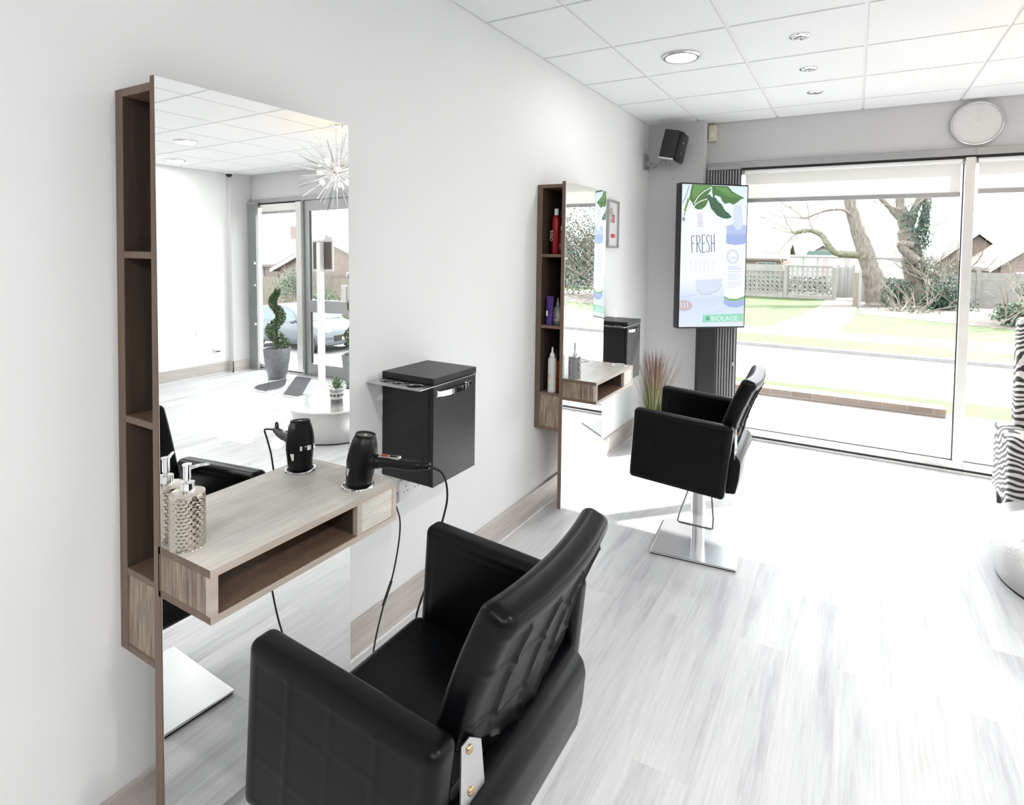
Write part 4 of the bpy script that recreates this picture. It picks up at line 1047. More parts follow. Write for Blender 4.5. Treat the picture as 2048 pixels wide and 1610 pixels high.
MB().use(m_plate).lathe([(TR_-0.008, TH-0.016), (TR_+0.002, TH-0.014), (TR_+0.002, TH-0.003), (TR_-0.003, TH), (0.0, TH)], seg=96, cap=False).build('top', None, tb, 30, world=False)

su = thing('potted_succulent', (2.625, 3.55, TH), 'small succulent in a patterned pot on the drum table, seen in the near mirror', 'plant')
m_potw = M('white_pot', (0.72, 0.71, 0.70), 0.5, var=0.03); m_potg = M('pot_grey_base', (0.22, 0.22, 0.22), 0.6); m_potk = M('pot_black', (0.03, 0.03, 0.03), 0.5)
pt = MB().use(m_potg).lathe([(0.052, 0), (0.055, 0.035)], seg=40).use(m_potw).lathe([(0.0555, 0.035), (0.061, 0.128), (0.057, 0.128), (0.056, 0.115), (0, 0.115)], seg=40, cap=False)
for k_ in range(12):
    t = 2*PI*k_/12; r_ = 0.0592; up_ = Vector((0.0012, 0, 0.014)); c = Vector((r_*math.cos(t), r_*math.sin(t), 0.070)); sdv = Vector((-math.sin(t), math.cos(t), 0))
    rd = Vector((math.cos(t), math.sin(t), 0))*0.0012
    pt.use(m_potk).add([c-sdv*0.012+rd, c+rd+Vector((0, 0, -0.014)), c+sdv*0.012+rd, c+rd*1.8+Vector((0, 0, 0.014))], [[0, 1, 2, 3]])
for z in (0.098, 0.112):
    r_ = 0.0555+0.0055*(z-0.035)/0.093+0.0006; pt.use(m_potk).lathe([(r_, z), (r_+0.0002, z+0.003)], seg=40, cap=False)
for k_ in range(26):
    t = 2*PI*k_/26; r_ = 0.0610; pt.box(r_-0.001, r_+0.0004, -0.003, 0.003, 0.104, 0.109, mtx=Matrix.Rotation(t, 4, 'Z'))
pt.build('pot', None, su, world=False)
m_succ = M('succulent_leaf', (0.20, 0.30, 0.18), 0.55, var=0.25, scale=12); mb = MB().use(m_succ); RS = random.Random(5)
for i in range(26):
    a = i*2.39996; tl = 0.15+0.85*i/26; L = 0.11+0.02*RS.random(); d = Vector((math.cos(a), math.sin(a), 0)); sdv = Vector((-d.y, d.x, 0)); vs = []; fs = []
    for j in range(6):
        t = j/5; c = Vector((0, 0, 0.112))+d*(L*tl*0.75*t)+Vector((0, 0, L*(1.15-tl*0.75)*t - 0.01*tl*t*t)); wd = 0.019*math.sin(PI*(0.18+0.82*t))*(1 if t < 1 else 0.05); th = 0.004*(1-t)+0.0006
        vs += [c-sdv*wd+Vector((0, 0, 0.004)), c-Vector((0, 0, th)), c+sdv*wd+Vector((0, 0, 0.004)), c+Vector((0, 0, th*0.4))]
    for j in range(5):
        for q in range(4): fs.append([j*4+q, j*4+(q+1) % 4, j*4+4+(q+1) % 4, j*4+4+q])
    fs.append([20, 21, 22, 23]); mb.add(vs, fs)
mb.build('leaves', None, su, True, world=False)

# entrance mat and spiral topiaries, seen in the near mirror
k = NT('mat_pile'); nz = k.add('ShaderNodeTexNoise', Scale=160.0, Detail=2.0); k.link(k.coords(), nz.inputs['Vector'])
k.link(k.ramp(nz.outputs['Fac'], [(0.35, (0.035, 0.036, 0.04)), (0.65, (0.16, 0.165, 0.175))]), k.bsdf.inputs['Base Color']); k.bsdf.inputs['Roughness'].default_value = 0.95
em = thing('entrance_mat', (4.2, 4.66, 0), 'grey speckled entrance mat in a pale frame by the door, seen in the near mirror', 'mat')
MB().use(k.m).box(3.48, 4.93, 4.27, 5.03, 0.0, 0.008).build('pile', None, em)
MB().use(m_alul).box(3.45, 4.96, 4.24, 4.27, 0, 0.009).box(3.45, 4.96, 5.03, 5.06, 0, 0.009).box(3.45, 3.48, 4.27, 5.03, 0, 0.009).box(4.93, 4.96, 4.27, 5.03, 0, 0.009).build('border', None, em)
m_box = M('topiary_leaf', (0.045, 0.095, 0.025), 0.6, var=0.6, scale=40); m_trunk = M('topiary_stem', (0.09, 0.06, 0.035), 0.8)
def leafquads(mb, c, r, n, s, R_, squash=(1, 1, 1), shell=0.6):
    for _ in range(n):
        z = R_.uniform(-1, 1); t = R_.uniform(0, 2*PI); q = math.sqrt(1-z*z); rad = r*(shell+(1-shell)*R_.random())
        p = Vector(c)+Vector((q*math.cos(t)*rad*squash[0], q*math.sin(t)*rad*squash[1], z*rad*squash[2]))
        e = Euler((R_.uniform(0, PI), R_.uniform(0, PI), R_.uniform(0, PI))); a = Vector((s, 0, 0)); b = Vector((0, s*0.55, 0)); a.rotate(e); b.rotate(e)
        mb.add([p-a, p-b, p+a, p+b], [[0, 1, 2, 3]])
def topiary(x, y, lab, z=0.0):
    root = thing('spiral_topiary', (x, y, z), lab, 'plant', 'potted spiral topiaries by the entrance')
    MB().use(m_pot).lathe([(0.105, 0.0), (0.112, 0.01), (0.150, 0.22), (0.165, 0.385), (0.160, 0.395), (0.150, 0.385), (0.145, 0.34), (0, 0.34)], seg=48, cap=False).build('pot', None, root, True, world=False)
    MB().use(m_trunk).tube([(0, 0, 0.33), (0, 0, 1.05)], 0.012, 8).build('stem', None, root, world=False)
    mb = MB().use(m_box); R_ = random.Random(int(x*10))
    for i in range(46):
        t = i/45; a = -2*PI*1.9*t+2.4; rad = 0.075*(1-0.55*t); z = 0.42+0.70*t; rr_ = 0.095*(1-0.55*t)
        leafquads(mb, (rad*math.cos(a), rad*math.sin(a), z), rr_, 95, 0.011, R_, shell=0.75)
    mb.build('foliage', None, root, world=False)
topiary(5.09, 4.85, 'spiral topiary in a grey pot by the window, fully seen in the near mirror', 0.0)
topiary(3.80, 4.94, 'second spiral topiary in a grey pot, cut off by the near mirror right edge', 0.0085)

# slim sign stand near the door
sg = thing('sign_stand', (3.905, 4.52, 0.0085), 'slim white post with a dark sign board near the door, seen in the near mirror', 'sign')
MB().use(m_white).box(-0.03, 0.03, -0.03, 0.03, 0.012, 1.70, 0.004, 1).build('post', None, sg, world=False)
MB().use(m_white).lathe([(0.17, 0), (0.17, 0.008), (0.05, 0.014), (0.0, 0.014)], seg=36, cap=False).build('foot', None, sg, world=False)
mb = MB().use(m_alul).box(-0.165, 0.165, 0.031, 0.05, 1.375, 1.725, 0.004, 1)
mb.prism([(-0.15+0.0, 1.725)] + [(-0.09+0.06*math.cos(PI-k*PI/10), 1.725+0.045*math.sin(k*PI/10)) for k in range(11)], 0.033, 0.048)
mb.build('sign_frame', None, sg, world=False)
MB().use(M('sign_board', (0.10, 0.085, 0.08), 0.5)).box(-0.145, 0.145, 0.028, 0.031, 1.40, 1.705).build('sign_board', None, sg, world=False)

# ============================================================ OUTSIDE
GZ = -0.10
def gmat(name, a, b, scale, rough=0.9, c=None):
    k = NT(name); n1 = k.add('ShaderNodeTexNoise', Scale=scale, Detail=6.0, Roughness=0.7); k.link(k.coords(), n1.inputs['Vector'])
    st = [(0.3, a), (0.7, b)] + ([(0.9, c)] if c else [])
    k.link(k.ramp(n1.outputs['Fac'], st), k.bsdf.inputs['Base Color']); k.bsdf.inputs['Roughness'].default_value = rough
    k.bump(n1.outputs['Fac'], 0.3, 0.02)
    return k.m
m_pave = gmat('paving', (0.24, 0.235, 0.23), (0.30, 0.295, 0.29), 3.0)
m_road = gmat('asphalt', (0.20, 0.20, 0.205), (0.26, 0.26, 0.265), 8.0)
m_grass = gmat('lawn_grass', (0.032, 0.062, 0.012), (0.056, 0.086, 0.023), 2.2, c=(0.08, 0.092, 0.036))
m_earth = gmat('leafy_earth', (0.075, 0.064, 0.052), (0.14, 0.122, 0.105), 5.0, c=(0.07, 0.10, 0.035))
m_drive = gmat('gravel_drive', (0.115, 0.105, 0.098), (0.14, 0.115, 0.085), 1.4, c=(0.135, 0.10, 0.045))
m_kerb = gmat('kerb_concrete', (0.19, 0.185, 0.18), (0.25, 0.245, 0.24), 6.0)
m_conc = gmat('concrete', (0.20, 0.195, 0.18), (0.27, 0.265, 0.25), 4.0)
m_brick = NT('red_brick'); br = m_brick.add('ShaderNodeTexBrick', Scale=1.0); br.inputs['Brick Width'].default_value = 0.225; br.inputs['Row Height'].default_value = 0.075; br.inputs['Mortar Size'].default_value = 0.008
br.inputs['Color1'].default_value = (0.135, 0.092, 0.074, 1); br.inputs['Color2'].default_value = (0.175, 0.125, 0.10, 1); br.inputs['Mortar'].default_value = (0.17, 0.155, 0.14, 1)
m_brick.link(m_brick.coords((1, 1, 1), (PI/2, 0, 0)), br.inputs['Vector']); m_brick.link(br.outputs['Color'], m_brick.bsdf.inputs['Base Color']); m_brick = m_brick.m
m_tile = NT('roof_tiles'); br = m_tile.add('ShaderNodeTexBrick', Scale=1.0); br.inputs['Brick Width'].default_value = 0.3; br.inputs['Row Height'].default_value = 0.26; br.inputs['Mortar Size'].default_value = 0.02
br.inputs['Color1'].default_value = (0.17, 0.14, 0.125, 1); br.inputs['Color2'].default_value = (0.21, 0.17, 0.15, 1); br.inputs['Mortar'].default_value = (0.11, 0.09, 0.08, 1)
m_tile.link(m_tile.coords(), br.inputs['Vector']); m_tile.link(br.outputs['Color'], m_tile.bsdf.inputs['Base Color']); m_tile = m_tile.m
m_render = M('white_render', (0.34, 0.34, 0.33), 0.8, var=0.03); m_pinkdoor = M('pink_door', (0.36, 0.23, 0.22), 0.6); m_greenroof = M('green_roof', (0.06, 0.10, 0.09), 0.7)
m_wood = M('weathered_wood', (0.16, 0.135, 0.11), 0.8, var=0.2, scale=20, stretch=(1, 1, 0.1))
m_bark = M('bark', (0.135, 0.118, 0.10), 0.9, var=0.35, scale=18, bump=0.6, bscale=40, bdist=0.02, stretch=(1, 1, 0.3))
m_twig = M('pale_twig', (0.20, 0.175, 0.145), 0.9, var=0.2)
m_ivy = M('ivy_leaf', (0.045, 0.082, 0.060), 0.5, var=0.5, scale=6); m_leafp = M('shrub_leaf', (0.075, 0.115, 0.065), 0.6, var=0.4, scale=5)
m_win = M('house_window', (0.05, 0.06, 0.07), 0.1, var=0.1)

def ground(name, poly, z, mat, lab):
    mb = MB().use(mat); n = len(poly)
    vs = [(p[0], p[1], z) for p in poly]+[(p[0], p[1], z-0.25) for p in poly]
    mb.add(vs, [list(range(n)), [i+n for i in range(n)][::-1]]+[[i, i+n, (i+1) % n+n, (i+1) % n] for i in range(n)])
    return struct(name, mb, None, label=lab)
def bx(y): return 1.2+0.62*y          # where the ground steps down towards the side street
def rect(x0, x1, y0, y1):
    if x1 > 50 and y1 < 30: return [(x0, y0), (bx(y0), y0), (bx(y1), y1), (x0, y1)]
    return [(x0, y0), (x1, y0), (x1, y1), (x0, y1)]
ground('pavement', rect(-40, 60, Y+0.12, 7.5), GZ-0.001, m_pave, 'pale paved strip outside the shop window')
ground('verge', rect(-40, 60, 7.5, 8.2), GZ, m_grass, 'narrow grass verge this side of the road')
ground('road', rect(-40, 60, 8.2, 11.35), GZ-0.03, m_road, 'pale asphalt road outside the window')
ground('kerb', rect(-40, 60, 11.35, 11.5), GZ+0.03, m_kerb, 'concrete kerb on the far side of the road')
ground('verge', rect(-40, 60, 11.5, 13.0), GZ, m_grass, 'grass verge beyond the road')
ground('footpath', rect(-40, 60, 13.0, 14.3), GZ, m_pave, 'pale footpath beyond the road')
ground('lawn', rect(-40, 60, 14.3, 26), GZ-0.004, m_grass, 'bright lawn in front of the garden fences')
ground('driveway', [(-0.1, 14.3), (1.35, 14.3), (1.62, 18.0), (1.72, 22.5), (1.75, 27.5), (0.72, 27.5), (0.62, 21.5), (0.35, 17.5)], GZ+0.004, m_drive, 'brown gravel driveway leading to the white gates')
ground('flower_bed', [(1.75, 19.2), (2.6, 18.6), (4.6, 17.4), (6.5, 17.2), (9, 18.2), (9, 25.9), (1.76, 25.9)], GZ+0.003, m_earth, 'bare leafy earth under the two trees')
LZ = -1.44
ground('forecourt', [(bx(Y+.15), Y+0.15), (60, Y+0.15), (60, 17.2), (bx(17.2), 17.2)], LZ, m_pave, 'lower paved forecourt where the car is parked')
ground('side_lawn', [(bx(17.2), 17.2), (60, 17.2), (60, 26), (bx(26), 26)], LZ+0.02, m_grass, 'grass in front of the bungalows in the near mirror')
ground('far_ground', rect(-120, 160, 26, 240), GZ-1.9, m_grass, 'ground falling away to the distant houses')

bw = tag(MB().use(m_brick).box(-4, 2.47, 7.28, 7.49, GZ, -0.01).build('brick_kerb_wall'), 'low brick edging wall along the near grass verge', 'wall')
# garden walls and fences
def block_panel(x0, x1, z1, lab, plank):
    root = thing('screen_block_wall', ((x0+x1)/2, 24.6, GZ), lab, 'wall', 'pierced concrete block walls')
    mb = MB().use(m_conc); s = 0.172; nx = int(round((x1-x0)/s)); s = (x1-x0)/nx; nzb = int(round((z1-0.02)/s)); sz = (z1-0.02)/nzb
    for i in range(nx):
        for j in range(nzb):
            a, b = x0+i*s, 0.02+j*sz-0.10
            cx, cz = a+s/2, b+sz/2
            r1 = s*0.5
            mb.box(a, a+s, 24.55, 24.65, b, b+sz*0.10).box(a, a+s, 24.55, 24.65, b+sz*0.90, b+sz).box(a, a+s*0.10, 24.55, 24.65, b+sz*.1, b+sz*.9).box(a+s*0.90, a+s, 24.55, 24.65, b+sz*.1, b+sz*.9)
            vs = []; fs = []
            for yy in (24.55, 24.65):
                for rr_ in (0.36, 0.24):
                    for k in range(8): vs.append((cx+rr_*s*math.cos(k*PI/4), yy, cz+rr_*sz*math.sin(k*PI/4)))
            for k in range(8):
                k2 = (k+1) % 8; fs += [[k, k2, 8+k2, 8+k], [8+k, 8+k2, 24+k2, 24+k], [k, 16+k, 16+k2, k2]]
            mb.add(vs, fs)
    mb.box(x0, x1, 24.53, 24.67, GZ, GZ+0.12)
    mb.build('block_panel', None, root)
    MB().use(m_conc).box(x0, x1, 24.53, 24.67, z1-0.10, z1-0.04).build('coping', None, root)
    if plank: MB().use(m_conc).box(x0, x1-0.05, 24.58, 24.62, z1-0.03, z1+0.16).build('gravel_board', None, root)
    return root
block_panel(-2.45, -0.80, 1.02, 'pierced block wall panel behind the advertising screen with plain boards on top', True)
block_panel(-0.66, 0.88, 1.22, 'pierced block wall panel left of the driveway', False)
block_panel(-4.30, -2.60, 1.02, 'pierced block wall panel farthest left, hidden behind the screen', True)
for i, (x, h, lab) in enumerate(((-0.73, 1.28, 'concrete post between the two pierced block panels'), (0.95, 1.22, 'concrete post at the driveway end of the pierced block wall'), (-2.52, 1.2, 'concrete post behind the advertising screen'))):
    tag(MB().use(m_conc).box(x-0.065, x+0.065, 24.52, 24.68, GZ, GZ+h).build('concrete_post'), lab, 'post', 'posts of the block wall')
gt = thing('white_gate', (1.2, 26.5, GZ), 'white boarded gate at the far end of the driveway', 'gate')
MB().use(m_render).box(0.95, 1.60, 26.48, 26.54, GZ, 1.12).build('boards', None, gt)
for x in (1.02, 1.30, 1.55): MB().use(m_conc).box(x-0.04, x+0.04, 26.40, 26.47, GZ, 1.2).build('batten', None, gt)
gp_ = thing('gate_post', (1.68, 21.97, GZ), 'weathered wooden gate post right of the driveway', 'post')
MB().use(m_wood).box(1.565, 1.715, 21.9, 22.05, GZ, 1.02, 0.01, 1).build('post', None, gp_); MB().use(m_conc).box(1.715, 1.80, 21.9, 22.02, GZ, 1.10).build('fence_post', None, gp_)
fx = [1.85, 3.7, 5.3, 7.0, 8.7, 10.4, 12.1]
fc = thing('concrete_fence', (6.5, 25.0, GZ), 'pale concrete panel fence behind the trees and bushes', 'fence')
for i in range(len(fx)-1):
    mb = MB().use(m_conc)
    for j in range(4 if i > 0 else 3): mb.box(fx[i]+0.06, fx[i+1]-0.06, 24.97, 25.03, GZ+0.01+j*0.29, GZ+0.285+j*0.29)
    mb.build('fence_panel', None, fc)
for x in fx: MB().use(m_conc).box(x-0.06, x+0.06, 24.94, 25.06, GZ, 1.15).build('fence_post', None, fc)
ga = thing('white_garage', (0.2, 31, GZ-1), 'long white garage block with pink doors beyond the driveway', 'garage')
MB().use(m_render).box(-1.1, 4.5, 30, 36, -1.2, 1.50).build('wall', None, ga)
for x in (0.30, 1.20): MB().use(m_pinkdoor).box(x, x+0.16, 29.97, 30.0, 0.4, 1.40).build('door_post', None, ga)
for x in (-0.55, 0.05): MB().use(m_conc).box(x, x+0.05, 29.97, 30.0, 0.2, 1.45).build('door_post', None, ga)
MB().use(m_render).box(-1.15, 4.55, 29.9, 36.1, 1.50, 1.58).build('roof', None, ga)
MB().use(m_greenroof).prism([(-0.55, 1.58), (0.70, 1.58), (0.55, 1.78), (-0.45, 1.78)], 32, 34).build('felt_roof', None, ga)

def house(x0, x1, y0, y1, zb, ze, zr, lab, wallm, axis='x', chim=None, group='houses beyond the gardens', nwin=3):
    root = thing('house', ((x0+x1)/2, (y0+y1)/2, zb), lab, 'house', group)
    if axis == 'x':   # ridge along x, eaves to the viewer
        MB().use(wallm).box(x0, x1, y0, y1, zb, ze).prism([(y0, ze), (y1, ze), ((y0+y1)/2, zr-0.1)], x0, x1, plane='yz').build('wall', None, root)
        MB().use(m_tile).prism([(y0-.4, ze-.15), ((y0+y1)/2, zr), (y1+.4, ze-.15), (y1+.4, ze), ((y0+y1)/2, zr+.15), (y0-.4, ze)], x0-.3, x1+.3, plane='yz').build('roof', None, root)
    else:
        MB().use(wallm).box(x0, x1, y0, y1, zb, ze).prism([(x0, ze), (x1, ze), ((x0+x1)/2, zr-0.1)], y0, y1).build('wall', None, root)
        MB().use(m_tile).prism([(x0-.4, ze-.25), ((x0+x1)/2, zr), (x1+.4, ze-.25), (x1+.4, ze-.1), ((x0+x1)/2, zr+.15), (x0-.4, ze-.1)], y0-.3, y1+.3).build('roof', None, root)
        MB().use(m_render).prism([(x0-.42, ze-.30), ((x0+x1)/2, zr-0.05), (x1+.42, ze-.30), (x1+.42, ze-.08), ((x0+x1)/2, zr+.17), (x0-.42, ze-.08)], y0-.36, y0-.31).build('barge_board', None, root)
    for i in range(nwin):
        x = x0+(x1-x0)*(i+.5)/nwin; ww = min(0.7, (x1-x0)/nwin*0.3)
        f = MB().use(m_render).box(x-ww, x+ww, y0-.06, y0, ze-1.25, ze-0.25).build('window', None, root); MB().use(m_win).box(x-ww+.08, x-.03, y0-.08, y0-.06, ze-1.17, ze-.33).box(x+.03, x+ww-.08, y0-.08, y0-.06, ze-1.17, ze-.33).build('pane', None, f)
    if chim: MB().use(m_brick).box(chim-.3, chim+.3, (y0+y1)/2-.3, (y0+y1)/2+.3, zr-.4, zr+.8).build('chimney', None, root)
    return root
house(-9.5, -2.9, 45, 52, -3, 1.3, 2.45, 'brown roofed house glimpsed left above the pierced block wall', m_brick, 'x', None)
house(-1.7, 0.9, 46, 52, -3, 1.35, 2.30, 'small gabled house behind the white garage', m_render, 'y', None, nwin=1)
house(1.9, 6.2, 48, 54, -3, 1.6, 2.75, 'grey roofed bungalow behind the leaning tree trunk', m_render, 'x', None)
house(5.6, 9.2, 40, 46, -2.5, 1.2, 2.9, 'brick gabled house between the ivy tree and the pale mullion', m_brick, 'y', None, nwin=1)
house(6.9, 11.0, 31, 39, -2, 1.25, 3.0, 'brick gabled house beyond the right window pane', m_brick, 'y', None, nwin=2)
house(19.0, 27.0, 22, 29, -2, 1.05, 2.5, 'red brick bungalow with tiled roof beyond the parked car', m_brick, 'y', None, nwin=2)
house(28.5, 40.0, 23, 30, -2, 1.2, 2.9, 'long tiled roof bungalow right of the red brick one in the near mirror', m_brick, 'x', 31.0)
hl = MB().use(M('distant_wood_haze', (0.17, 0.20, 0.20), 0.9, var=0.15, scale=0.05)); vs = []; fs = []; RH = random.Random(4)  # blue-grey tone paints distance haze into the hills
for i in range(61):
    x = -110+i*4.6; h = 6.0+2.2*math.sin(i*0.35)+RH.uniform(-.5, .5); vs += [(x, 190, -3), (x, 205, h), (x, 235, h*0.8), (x, 238, -3)]
for i in range(60):
    for q in range(3): fs.append([i*4+q, i*4+q+1, i*4+5+q, i*4+4+q])
struct('hills', hl.add(vs, fs), None, True, 'wooded hills with haze in their colour on the horizon')

# ------------------------------------------------------------ trees
def twigs(mb, p, d, L, r, depth, R_, spread=0.7, up=0.1):
    if depth == 0 or r < 0.003: return
    pts = [Vector(p)]; dd = Vector(d).normalized(); n = 4
    for i in range(n):
        dd = (dd+Vector((R_.uniform(-.3, .3), R_.uniform(-.2, .2), R_.uniform(-.2, .3)+up*.3))).normalized(); pts.append(pts[-1]+dd*L/n)
    mb.tube(pts, [r*(1-0.5*i/n) for i in range(n+1)], 5, caps=False)
    for k in range(3 if depth > 1 else 2):
        i = R_.randint(1, n); e = (dd+Vector((R_.uniform(-1, 1), R_.uniform(-.6, .6), R_.uniform(-.6, 1)))*spread).normalized()
        twigs(mb, pts[i], e, L*R_.uniform(.5, .75), r*0.5, depth-1, R_, spread, up)
def xz(pts, y, wob=0.0, R_=None): return [Vector((a, y+(R_.uniform(-wob, wob) if wob else 0), b)) for a, b in pts]
RT_ = random.Random(21)
t1 = thing('leaning_tree', (2.28, 22.5, GZ), 'leaning bare tree with a long mossy limb beside the driveway', 'tree')
mb = MB().use(m_bark).tube(smoothpath(xz([(2.30, -0.2), (2.22, 0.3), (2.13, 0.8), (1.93, 1.52), (1.70, 2.27), (1.50, 2.95), (1.38, 3.5), (1.2, 4.6), (0.9, 6.0)], 22.5), 6), [0.40]*3+[0.33]*6+[0.30]*6+[0.26]*6+[0.24]*6+[0.22]*6+[0.20]*6+[0.17]*9+[0.1], 14)
mb.tube(smoothpath(xz([(2.10, 1.5), (2.30, 0.8), (2.42, 0.1), (2.48, -0.2)], 22.6), 5), [0.10]*6+[0.14]*6+[0.18]*4, 10)
mb.build('trunk', None, t1, True)
m_moss = M('mossy_bark', (0.125, 0.125, 0.085), 0.9, var=0.4, scale=12, bump=0.6, bscale=40, bdist=0.02)
MB().use(m_moss).tube(smoothpath(xz([(1.95, 1.52), (1.76, 1.6), (1.29, 1.62), (0.99, 1.67), (0.75, 1.96), (0.56, 2.27), (0.27, 2.41), (-0.04, 2.40), (-0.30, 2.33)], 22.4, 0.1, RT_), 6), [0.15]*6+[0.12]*10+[0.10]*10+[0.09]*10+[0.075]*12+[0.06], 10).build('limb', None, t1, True)
MB().use(m_bark).tube(smoothpath(xz([(1.52, 2.86), (1.24, 3.09), (0.87, 3.13), (0.49, 3.05), (0.02, 2.85), (-0.22, 3.07), (-0.5, 3.3)], 22.4, 0.1, RT_), 6), [0.06]*7+[0.045]*10+[0.035]*10+[0.022]*10, 8).build('limb', None, t1, True)
mb = MB().use(m_twig)
for (a, b, dx, dz_) in ((-0.30, 2.33, -1, .6), (-0.30, 2.33, -1, .1), (-.3, 2.33, -.6, .9), (0.3, 2.41, -.5, 1), (-0.22, 3.07, -1, .5), (0.02, 2.85, -1, -.1), (0.5, 3.05, -.6, -.8), (-0.04, 2.4, -1, -.5), (1.4, 3.4, -1, .5)):
    twigs(mb, (a, 22.4, b), (dx, RT_.uniform(-.3, .3), dz_), 1.5, 0.026, 4, RT_)
mb.build('twigs', None, t1)
iv = MB().use(m_ivy)
for k in range(9): leafquads(iv, (2.42+0.03*k, 22.25, -0.05+k*0.10), 0.17, 34, 0.045, RT_)
iv.build('ivy', None, t1)
t2 = thing('ivy_tree', (3.46, 24.0, GZ), 'thick forked tree wrapped in ivy left of the pale window mullion', 'tree')
mb = MB().use(m_bark).tube(smoothpath(xz([(3.48, -0.2), (3.46, 0.2), (3.45, 0.8), (3.31, 1.63), (3.14, 2.32), (2.97, 3.01), (2.88, 3.6), (2.8, 5.0)], 24), 6), [0.46]*4+[0.40]*6+[0.36]*8+[0.30]*8+[0.2]*8+[0.15]*8+[0.12], 14)
mb.tube(smoothpath(xz([(3.13, 2.40), (3.26, 3.01), (3.46, 3.55), (3.8, 4.6)], 24), 5), [0.17]*6+[0.13]*6+[0.10]*4, 10).tube(smoothpath(xz([(3.02, 2.74), (2.67, 3.19), (2.36, 3.55), (1.9, 4.2)], 24), 5), [0.12]*6+[0.09]*10, 10)
mb.tube(smoothpath(xz([(3.55, 2.3), (3.6, 2.9), (3.68, 3.5), (3.7, 4.4)], 24.1), 5), [0.16]*6+[0.13]*10, 10).tube(smoothpath(xz([(3.40, 1.4), (3.0, 1.85), (2.95, 2.0), (3.3, 1.95)], 23.6), 4), [0.16]*5+[0.13]*8, 10)
mb.build('trunk', None, t2, True)
mb = MB().use(m_twig)
for (a, b, dx, dz_) in ((2.9, 3.2, -1, .6), (3.4, 3.4, .8, .8), (2.4, 3.5, -1, .5), (3.6, 2.6, 1, .2), (3.5, 1.2, 1, -.1), (3.2, 1.4, -1, .1), (3.6, .5, 1, .3), (3.0, .6, -1, .3)):
    twigs(mb, (a, 23.7, b), (dx, RT_.uniform(-.4, .1), dz_), 1.1, 0.022, 4, RT_)
mb.build('twigs', None, t2)
iv = MB().use(m_ivy)
for k in range(30):
    z = 0.7+k*0.085; leafquads(iv, (3.47-0.11*max(0, z-0.8)+RT_.uniform(-.2, .3), 23.75, z), 0.26, 34, 0.05, RT_)
for k in range(16): leafquads(iv, (3.62, 23.9, 2.0+k*0.09), 0.17, 30, 0.05, RT_)
iv.build('ivy', None, t2)

def bush(name, c, r, n, s, mat, lab, sq=(1, 1, 1), tw=0, tl=1.0, cat='bush', group=None):
    gz = LZ if c[0] > 12 else GZ
    root = thing(name, (c[0], c[1], gz), lab, cat, group); R_ = random.Random(int(abs(c[0]*31+c[1]*17)))
    mb = MB().use(mat)
    for k in range(7):
        cc2 = (c[0]+R_.uniform(-.45, .45)*r*sq[0], c[1]+R_.uniform(-.4, .4)*r*sq[1], c[2]+R_.uniform(-.4, .35)*r*sq[2])
        leafquads(mb, cc2, r*R_.uniform(.55, .75), n//7, s, R_, sq, 0.35)
    mb.build('foliage', None, root)
    mt_ = MB().use(m_twig)
    for k in range(max(tw, 3)):
        a = R_.uniform(0, 2*PI); twigs(mt_, (c[0]+R_.uniform(-.5, .5)*r*sq[0], c[1]-0.2*r*sq[1]+R_.uniform(-.3, .3), gz+R_.uniform(0, c[2]-gz-0.1+0.2*r*sq[2])), (math.cos(a), math.sin(a)*.6, R_.uniform(.2, 1.2)), tl, 0.022, 4 if tw else 2, R_)
    mt_.build('stems', None, root)
    return root
bush('ivy_bush', (4.15, 22.6, 0.25), 0.85, 2600, 0.05, m_ivy, 'dark ivy bush between the thick tree and the pale mullion', (0.95, .7, 0.95), 5, .8)
bush('ivy_bush', (2.95, 23.2, 0.35), 0.50, 900, 0.05, m_ivy, 'small dark ivy bush between the two tree trunks', (.9, .6, 1.0), 5, .7)
bush('bramble_bush', (4.0, 23.6, 1.0), 0.85, 350, 0.04, m_leafp, 'pale twiggy brambles above the dark ivy bush', (1, .7, .8), 14, 1.0)
bush('bramble_bush', (3.2, 20.9, -0.05), 0.55, 160, 0.04, m_leafp, 'tangle of dry brambles on the earth below the thick tree', (1.8, .8, .4), 10, .6)
bush('palm_shrub', (5.0, 18.2, 0.2), 0.55, 1100, 0.05, m_leafp, 'blue green shrub outside behind the zebra armchair', (1.2, .8, .8), 8, .7)
bush('shrub', (5.75, 20.4, 0.45), 0.7, 1300, 0.05, m_ivy, 'green shrub before the concrete fence beyond the right window pane', (1.1, .7, .9), 8, .9)
hb = bush('hawthorn_bush', (8.2, 20.8, 1.6), 2.0, 5600, 0.055, m_ivy, 'tall tangled bare hawthorn reflected in the far mirror', (1.2, .8, 1.0), 60, 1.7)
bush('hedge', (19.6, 18.3, -0.45), 1.15, 2400, 0.05, m_leafp, 'blue green hedge behind the parked car', (1.3, .9, .7), 6, .7)
bush('hedge', (22.6, 19.6, 0.35), 1.2, 1600, 0.05, m_leafp, 'pale rounded shrub before the red brick bungalow', (1.0, .9, .9), 10, .9)
wf = thing('wooden_fence', (24, 20.9, LZ), 'weathered wooden fence in front of the bungalows in the near mirror', 'fence')
for i in range(9):
    mb = MB().use(m_wood)
    for j in range(12): mb.box(16.2+i*1.83+j*0.15, 16.2+i*1.83+j*0.15+0.145, 20.9, 20.93, LZ, 0.52)
    mb.build('fence_panel', None, wf); MB().use(m_wood).box(16.14+i*1.83, 16.2+i*1.83, 20.88, 20.96, LZ, 0.6).build('fence_post', None, wf)
hg = thing('garden_hedge', (-1, 25.6, GZ), 'dark clipped hedge behind the pierced block wall', 'hedge')
mb = MB().use(m_ivy); RH2 = random.Random(8)
for k in range(22): leafquads(mb, (-4.3+k*0.235, 25.6, 0.36), 0.42, 150, 0.06, RH2, (0.8, .5, 1.0), 0.3)
